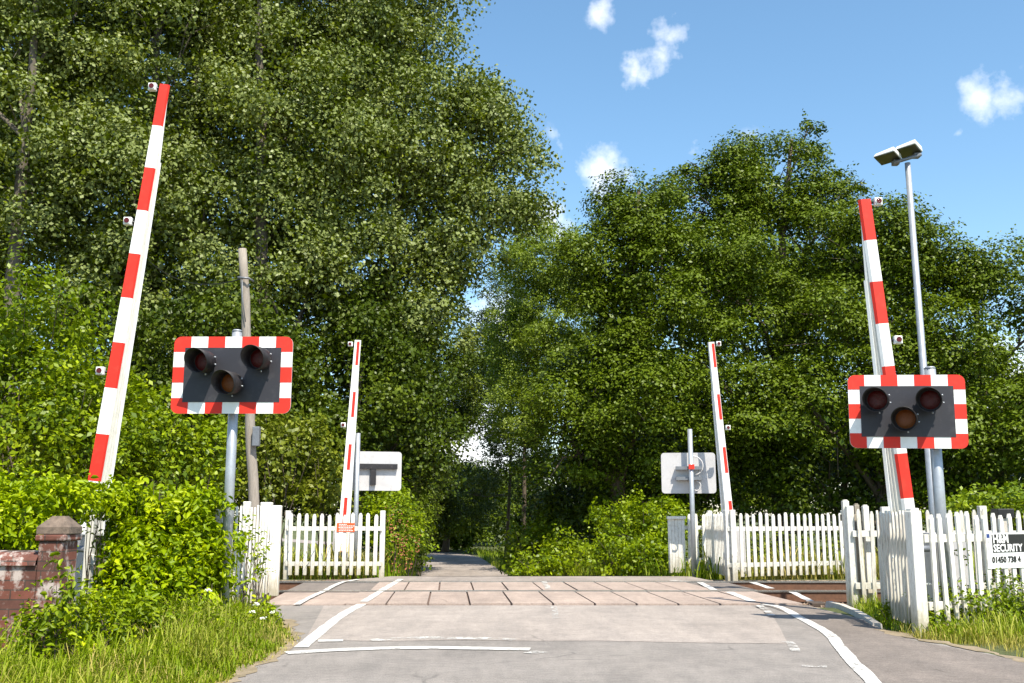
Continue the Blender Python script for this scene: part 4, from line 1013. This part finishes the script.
# --- right mass
RD = dict(mat='leaf_dark', amp=.3, leaf=.115, cr=.8, per=760, flatz=.66, cover=.62, jit=.4, upb=.55, asp=.6, core=.7, shoots=.35, sh_len=.8)
tree('broad dark green tree at the left of the right-hand mass', 620, 33, (640, 190),
     [(650, 215, 62, 52, 33), (622, 262, 56, 50, 32.5), (606, 330, 60, 56, 32), (588, 400, 62, 52, 31.5), (660, 300, 80, 70, 32), (572, 455, 55, 46, 31.5), (640, 410, 80, 70, 31.5)], seed=31, r0=.3, **RD)
tree('tallest dark green tree with a wispy leading shoot at its top', 780, 34, (790, 140),
     [(765, 195, 70, 52, 34), (720, 215, 60, 50, 34), (800, 152, 30, 22, 34, 1.2), (745, 165, 34, 24, 34.5, 1.5), (808, 128, 9, 10, 34, .5), (740, 290, 85, 75, 32.5), (820, 230, 60, 55, 33.5), (730, 390, 85, 70, 31.5), (835, 180, 22, 14, 34, .9), (860, 186, 14, 7, 34, .6), (680, 172, 22, 14, 34, 1)], seed=32, r0=.34, **RD)
tree('dark green tree behind the tall right barrier and lamp post', 880, 31, (870, 230),
     [(870, 255, 62, 52, 31.5), (840, 330, 75, 65, 31), (900, 340, 60, 60, 30.5), (820, 420, 80, 60, 30.5), (915, 262, 42, 40, 31, 2)], seed=33, r0=.28, **RD)
RG = dict(RD)
RG2 = dict(RD)
tree('mid green tree right of the lamp post, sky showing through its right side', 985, 30, (975, 260),
     [(955, 285, 45, 45, 30.5), (985, 275, 28, 34, 30, 1.8), (960, 350, 48, 46, 29.5, 2.4), (1035, 330, 36, 46, 30), (1000, 440, 75, 60, 28.5), (920, 430, 60, 50, 29), (1050, 400, 50, 60, 28.5)], seed=34, r0=.24, **RG2)
UD = dict(mat='leaf_under', leaf=.15, cr=.8, per=260, flatz=.65, cover=1.0, core=.6, shoots=.4)
tree('dark low tree standing behind the distant right signal', 660, 34, (670, 440), [(640, 480, 80, 50, 34, 2), (720, 470, 80, 55, 33.5, 2), (570, 500, 60, 45, 36, 2)], seed=35, **UD)
tree('dark low tree behind the far right fence and gate posts', 850, 32, (850, 430), [(820, 480, 80, 48, 32, 2), (900, 475, 70, 50, 31, 2), (980, 480, 70, 45, 30, 2)], seed=36, **UD)
# big crowns beyond, closing the gaps
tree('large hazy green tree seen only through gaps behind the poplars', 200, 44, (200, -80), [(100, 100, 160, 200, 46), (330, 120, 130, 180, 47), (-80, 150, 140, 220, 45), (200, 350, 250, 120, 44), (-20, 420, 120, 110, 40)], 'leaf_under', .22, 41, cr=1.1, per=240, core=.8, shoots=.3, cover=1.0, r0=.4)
tree('large green tree seen only through gaps behind the right-hand mass', 780, 50, (780, 200), [(700, 300, 100, 90, 50), (840, 300, 110, 90, 50), (620, 400, 75, 90, 50), (760, 430, 160, 80, 48), (940, 400, 80, 70, 46)], 'leaf_dark', .22, 42, cr=1.1, per=240, core=.8, shoots=.3, cover=1.0, r0=.4)

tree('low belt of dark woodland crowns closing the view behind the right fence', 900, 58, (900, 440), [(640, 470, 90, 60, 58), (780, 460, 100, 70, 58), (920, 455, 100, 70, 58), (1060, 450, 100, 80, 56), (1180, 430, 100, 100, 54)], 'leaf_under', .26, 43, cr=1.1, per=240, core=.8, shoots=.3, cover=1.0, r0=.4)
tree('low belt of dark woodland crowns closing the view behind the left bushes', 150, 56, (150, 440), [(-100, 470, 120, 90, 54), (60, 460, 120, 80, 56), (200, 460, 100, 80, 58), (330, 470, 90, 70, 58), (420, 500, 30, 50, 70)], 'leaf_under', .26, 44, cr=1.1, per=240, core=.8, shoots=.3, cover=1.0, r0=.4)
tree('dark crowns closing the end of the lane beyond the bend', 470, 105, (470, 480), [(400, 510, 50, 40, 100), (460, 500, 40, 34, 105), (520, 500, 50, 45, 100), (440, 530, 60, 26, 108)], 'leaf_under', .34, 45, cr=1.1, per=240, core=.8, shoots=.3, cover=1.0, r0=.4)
# --- shrubs
SB = dict(flat=.8, up=.5, jit=.65, hole=-.5, hole_f=(.3, 1.0), rag=.42, shoots=.12, sh_len=.7)
shrub('tall yellow-green bush at the left edge below the poplars', [(20, 330, 70, 62, 20), (-40, 400, 80, 90, 20), (40, 430, 80, 70, 19.5), (100, 455, 60, 50, 19.5)], 20, 'leaf_bright', .12, 14, 22, 51, .26, **SB)
shrub('green bush between the left barrier boom and the left signal', [(150, 440, 62, 52, 21), (110, 405, 40, 40, 21.5), (190, 460, 50, 45, 21)], 21, 'leaf_bright', .12, 13, 22, 52, .26, **SB)
shrub('dull olive bush between the left signal post and the far barrier', [(285, 455, 48, 48, 23), (240, 470, 45, 50, 23.5), (325, 480, 34, 40, 23)], 23, 'leaf_olive', .12, 13, 22, 53, .26, **SB)
shrub('sunlit weedy bush with rusty seed heads left of the lane', [(388, 520, 24, 36, 24, 1.2), (405, 545, 22, 34, 25, 1.2), (398, 500, 14, 18, 26, 1)], 24, 'leaf_bright', .09, 22, 22, 54, .18, **SB)
shrub('dark bush on the left verge beside the lane bend', [(418, 525, 16, 36, 42, 1.5), (405, 500, 20, 30, 42, 1.5), (412, 550, 14, 20, 40, 1)], 42, 'leaf_dark', .14, 12, 20, 55, .3, **SB)
shrub('bright green low bush at the right edge of the lane', [(536, 548, 32, 24, 34, 1.2), (556, 520, 26, 22, 36, 1), (520, 560, 16, 14, 37, 1), (535, 565, 30, 18, 30, 1), (568, 560, 26, 26, 31, .9)], 34, 'leaf_bright', .12, 16, 22, 56, .24, **SB)
shrub('bright tall bush left of the pale boarded panel', [(640, 530, 40, 36, 27.5, 1.5), (618, 555, 32, 28, 26, 1.2), (665, 520, 26, 24, 28, 1), (652, 560, 26, 20, 24.5, 1)], 27, 'leaf_bright', .11, 18, 22, 57, .22, **SB)
shrub('shaded dark bush in the middle of the right verge', [(585, 545, 30, 34, 33, 1.2), (600, 525, 26, 30, 35, 1.2), (575, 512, 24, 22, 36, 1)], 33, 'leaf_under', .13, 12, 20, 58, .26, **SB)
shrub('line of pale green nettles behind the far right picket fence', [(760, 555, 36, 22, 24, .9), (820, 555, 40, 22, 24, .9), (705, 545, 24, 28, 24, .9)], 24, 'leaf_olive', .09, 18, 20, 59, .18, **SB)
shrub('bright bush top showing above the right picket fence', [(985, 510, 40, 22, 18, .9), (1020, 505, 30, 20, 18, .9), (950, 520, 26, 18, 18.5, .8)], 18, 'leaf_bright', .09, 20, 22, 60, .18, **SB)
# --- the near hedge (bramble, hazel) swallowing fence and barrier foot
HB = dict(flat=.8, up=.5, jit=.65, hole=-.5, hole_f=(.6, 1.6), rag=.5, asp=.52, inner=.3, shoots=.16, sh_len=.42)
shrub('big lime-green hedge of bramble and hazel covering the left fence', [(154, 545, 48, 50, 11.3, .7), (128, 506, 26, 20, 11.0, .35), (188, 562, 38, 48, 11.2, .5), (200, 522, 30, 28, 11.5, .45), (150, 600, 48, 42, 10.6, .5), (130, 494, 24, 16, 11.2, .4), (222, 515, 16, 14, 11.8, .25), (182, 500, 24, 16, 11.4, .4), (190, 602, 30, 32, 10.8, .35), (212, 565, 12, 30, 11.6, .25), (160, 488, 14, 10, 11.3, .2), (126, 572, 16, 28, 10.6, .25), (120, 620, 34, 26, 9.8, .3)],
      11.2, 'leaf_hedge', .082, 52, 18, 71, .13, name='hedge', cat='hedge', fine=True, **HB)
shrub('lime-green hedge top spreading behind the brick wall', [(20, 520, 52, 30, 9.6, .6), (-40, 530, 60, 40, 9.6, .6), (60, 500, 44, 18, 10, .5), (10, 495, 50, 16, 10.4, .5), (95, 500, 24, 12, 10.6, .3)],
      9.6, 'leaf_hedge', .075, 52, 18, 72, .13, name='hedge', cat='hedge', fine=True, **HB)
shrub('leafy sprouts growing at the foot of the brick pier', [(70, 600, 26, 28, 8.1, .22), (110, 618, 30, 24, 8.6, .3), (40, 622, 26, 18, 7.9, .2), (150, 625, 30, 22, 9.2, .3)],
      8.3, 'leaf_bright', .055, 80, 12, 73, .1, fine=True, **HB)
shrub('thin ivy strands hanging over the left road fence', [(247, 545, 9, 26, 12.9, .12), (240, 590, 10, 22, 12.2, .12), (258, 560, 6, 18, 14, .12)], 12.6, 'leaf_hedge', .055, 60, 9, 76, .09, name='ivy', cat='climber', fine=True, **HB)
shrub('white-flowered bindweed climbing the end of the left road fence', [(262, 622, 12, 18, 12.2, .22), (272, 634, 12, 14, 11.8, .2), (250, 632, 14, 14, 11.5, .2)],
      12, 'leaf_hedge', .06, 90, 14, 74, .1, fine=True, **HB)
shrub('weeds threading through the foot of the right-hand fence', [(955, 596, 24, 34, 11.15, .22), (985, 606, 28, 28, 11.3, .22), (1020, 604, 26, 28, 11.5, .22), (932, 622, 14, 14, 10.9, .2), (890, 612, 12, 10, 12.0, .15)],
      11.5, 'leaf_bright', .05, 90, 14, 75, .1, fine=True, **HB)
print('LEAVES', NLEAF)

# --- grass
def grass(name, regions, n, h0, h1, mat, label, seed, wd=.009, zf=ground_z, lean=.6, hf=None):
    rg = np.random.default_rng(seed); P = []
    tot = sum(r[-1] for r in regions)
    for *poly, wt in regions:
        poly = np.array([(p[0], p[1]) for p in poly]); k = int(n * wt / tot); lo, hi = poly.min(0), poly.max(0); got = []
        while len(got) < k:
            q = rg.uniform(lo, hi, (k * 2, 2)); ins = np.zeros(len(q), bool); j = len(poly) - 1
            for i in range(len(poly)):
                a, c = poly[i], poly[j]
                cond = ((a[1] > q[:, 1]) != (c[1] > q[:, 1])) & (q[:, 0] < (c[0] - a[0]) * (q[:, 1] - a[1]) / (c[1] - a[1] + 1e-12) + a[0]); ins ^= cond; j = i
            got += q[ins].tolist()
        P += got[:k]
    P = np.array(P); n = len(P); nf = sines(seed, 8, .3, 1.2); P3 = np.c_[P, np.zeros(n)]; v = nf(P3)
    z = np.array([zf(a, c) for a, c in P]); hgt = rg.uniform(h0, h1, n) ** 1.0 * (1 + .5 * np.clip(v, -1, 1)); hgt *= np.where(rg.random(n) < .5, .6, 1.0)
    if hf is not None: hgt *= np.array([hf(a, c) for a, c in P])
    az = rg.uniform(0, 6.283, n); d = np.c_[np.cos(az), np.sin(az), np.zeros(n)]; s = np.c_[-np.sin(az), np.cos(az), np.zeros(n)]
    le = rg.uniform(.05, lean * 1.6, n)[:, None]; B = np.c_[P, z]; hh = hgt[:, None]; w_ = (wd * rg.uniform(.6, 1.4, n))[:, None]; up = np.array([0, 0, 1.0])
    m1 = B + up * hh * .5 + d * hh * le * .25; m2 = B + up * hh * .85 + d * hh * le * .65; tp = B + up * hh * (1 - .25 * le) + d * hh * le * 1.1
    V = np.stack([B - s * w_ * .5, B + s * w_ * .5, m1 + s * w_ * .5, m1 - s * w_ * .5, m2 + s * w_ * .35, m2 - s * w_ * .35, tp + s * w_ * .06, tp - s * w_ * .06], 1)
    q = np.array([(0, 1, 2, 3), (3, 2, 4, 5), (5, 4, 6, 7)]); F = (q[None] + np.arange(n)[:, None, None] * 8).reshape(-1, 4); nfc = len(F)
    me = bpy.data.meshes.new(name); me.vertices.add(n * 8); me.vertices.foreach_set('co', V.reshape(-1).astype(np.float32))
    me.loops.add(nfc * 4); me.loops.foreach_set('vertex_index', F.reshape(-1).astype(np.int32)); me.polygons.add(nfc)
    me.polygons.foreach_set('loop_start', (np.arange(nfc) * 4).astype(np.int32)); me.polygons.foreach_set('loop_total', np.full(nfc, 4, np.int32))
    at = me.attributes.new('rnd', 'FLOAT', 'FACE'); at.data.foreach_set('value', np.repeat(np.clip(rg.normal(.45, .2, n) + .2 * v, 0, 1), 3).astype(np.float32))
    me.update(calc_edges=True); me.materials.append(M[mat]); o = bpy.data.objects.new(name, me); COL.objects.link(o)
    o['kind'] = 'stuff'; o['label'] = label; o['category'] = 'grass'; return o
vl = [(-9, 6.0), (-2.5, 6.0)] + [(p[0] - .03, p[1]) for p in EDGE_L[2:6]] + [(-2.75, 12.2), (-3.5, 12.6), (-6.5, 12.6), (-9, 9)]
def lhf(x, y):
    ex = np.interp(y, [p[1] for p in EDGE_L[1:7]], [p[0] for p in EDGE_L[1:7]]); f = min(1, .25 + max(0, ex - x) / 1.2)
    if x < -3.3 and y > 7.2: f *= .5
    return f
grass('grass', [(*vl, 1)], 80000, .12, .38, 'grass', 'long green grass on the left verge below the hedge', 1, hf=lhf)
vd = [(p[0] + .04, p[1]) for p in EDGE_L[1:6]] + [(-2.7, 12.2), (-3.6, 12.2), (-3.3, 9.8), (-3.1, 8), (-3.2, 5)]
grass('dry_grass', [(*vd, 1)], 8000, .12, .32, 'grass_dry', 'pale dry grass fringing the left road edge', 2, wd=.006, hf=lhf)
vr = [(4.5, 12.2), (4.42, 11.3), (4.45, 10.75), (5.0, 10.9), (5.6, 11.1), (6.4, 11.4), (8, 11.6), (8, 13.6), (4.6, 13.8)]
vr = [(G(880, 624).x, G(880, 624).y), (G(905, 634).x, G(905, 634).y), (G(950, 641).x, G(950, 641).y), (G(1000, 642).x, G(1000, 642).y), (G(1060, 640).x, G(1060, 640).y), (8, 13.8), (4.6, 13.9)]
grass('grass', [(*vr, 1)], 9000, .06, .22, 'grass', 'tufts of green grass at the foot of the right-hand fence', 3)
grass('dry_grass', [([G(890, 630)[0], G(890, 630)[1]], (G(920, 640)[0], G(920, 640)[1]), (G(1030, 648)[0], G(1030, 648)[1]), (G(1030, 632)[0], G(1030, 632)[1]), (4.6, 12), .5), (G(985, 646), G(1045, 664), G(1100, 668), (9, 9.2), (9, 11.6), G(1060, 638), .8)], 4000, .05, .17, 'grass_dry', 'short dry grass along the right road edge', 4, wd=.007)
far = [[(-9, 20.7), (-2.7, 20.7), (-2.5, 22.5), (-3.8, 40), (-12, 40), 1], [(3.6, 21.0), (16, 20.5), (20, 36), (2, 36), (.4, 46), (-.2, 46), (.6, 34), 1.4], [(.15, 46), (8, 46), (4, 85), (-3.2, 85), (-1.4, 62), (-.1, 50), .5]]
grass('grass', far, 52000, .2, .6, 'grass', 'rough grass beyond the railway on both sides of the lane', 5, wd=.026)
grass('dry_grass', [[(4.4, 20.4), (10, 21.5), (10, 23.5), (4.4, 23.5), 1], [(-5, 20.9), (-2.8, 20.9), (-3, 23), (-5, 23), .4]], 7000, .25, .6, 'grass_dry', 'yellowed grass behind the far picket fences', 6, wd=.014)

# --- flowers and seed heads
def umbels(name, label, pts, mat, r, seed, stem=.5, grp=None, cat='flower'):
    for i, (px, py, Y) in enumerate(pts):
        c = W(px, py, Y); rg = random.Random(seed + i); root = thing(name, (c.x, c.y, 0), label, cat, grp)
        b = MB(); b.tube([(c.x, c.y, 0), (c.x + .01, c.y, c.z * .5), c], .005, 0, 5); b.build('stem', M['grass'], root)
        f = MB()
        for k in range(16):
            a = rg.uniform(0, 6.28); q = rg.random() ** .5 * r; p = c + Vector((q * math.cos(a), q * math.sin(a), rg.uniform(-.01, .012) - q * q * 2)); s = rg.uniform(.008, .014)
            f.add([p + Vector((s, 0, 0)), p + Vector((0, s, 0)), p + Vector((-s, 0, 0)), p + Vector((0, -s, 0)), p + Vector((0, 0, s * .7)), p - Vector((0, 0, s * .5))], [(0, 1, 4), (1, 2, 4), (2, 3, 4), (3, 0, 4), (1, 0, 5), (2, 1, 5), (3, 2, 5), (0, 3, 5)])
        f.build('flower_head', M[mat], root)
WD = dict(mat='leaf_hedge', leaf=.06, dens=60, per=12, seed=81, spray=.1)
shrub('low broad-leaved weeds in the long grass below the hedge', [(190, 630, 34, 24, 9.8, .4), (130, 640, 40, 26, 9.0, .4), (60, 645, 40, 20, 8.3, .3), (232, 628, 20, 18, 10.5, .3), (100, 625, 26, 22, 9.2, .3), (20, 655, 26, 16, 7.9, .25), (160, 662, 26, 12, 8.4, .25)], 9.2, 'leaf_hedge', .055, 70, 10, 81, .1, name='weeds', cat='weeds', fine=True, **HB)
umbels('cow_parsley', 'white umbel of cow parsley in front of the receding right fence', [(893, 536, 11.9), (897, 557, 11.6), (884, 545, 12.2), (926, 584, 10.9), (900, 575, 11.6)], 'flower', .055, 1, grp='cow parsley by the right fence')
umbels('bindweed_flower', 'small white bindweed flower near the end of the left hedge', [(256, 604, 11.5), (263, 618, 11.5), (270, 631, 11.3), (252, 612, 11.2), (276, 637, 11.3), (272, 612, 11.9), (208, 590, 10.4)], 'flower', .035, 40, grp='white flowers in the left hedge')
def docks():
    for i, (px, py, Y) in enumerate(((394, 520, 22.5), (400, 535, 22.5), (408, 548, 23), (389, 508, 22.5), (414, 540, 24), (397, 552, 22.2), (404, 522, 23))):
        c = W(px, py, Y); gz = ground_z(c.x, Y); rg = random.Random(i + 90)
        root = thing('dock_plant', (c.x, Y, gz), 'rusty red dock seed spike left of the lane', 'plant', 'rusty docks left of the lane')
        b = MB(); b.tube([(c.x, Y, gz), c + Vector((0, 0, .1))], .007, 0, 5); b.build('stem', M['grass'], root)
        f = MB()
        for k in range(26):
            h = rg.random(); p = c + Vector((rg.gauss(0, .13 * (1 - h * .6)), rg.gauss(0, .06), .12 - h * .6 + .0)); s = rg.uniform(.012, .022)
            f.add([p + Vector((s, 0, 0)), p + Vector((0, s, 0)), p + Vector((-s, 0, 0)), p + Vector((0, -s, 0)), p + Vector((0, 0, s)), p - Vector((0, 0, s))], [(0, 1, 4), (1, 2, 4), (2, 3, 4), (3, 0, 4), (1, 0, 5), (2, 1, 5), (3, 2, 5), (0, 3, 5)])
        f.build('seed_head', M['rusty_seed'], root)
docks()
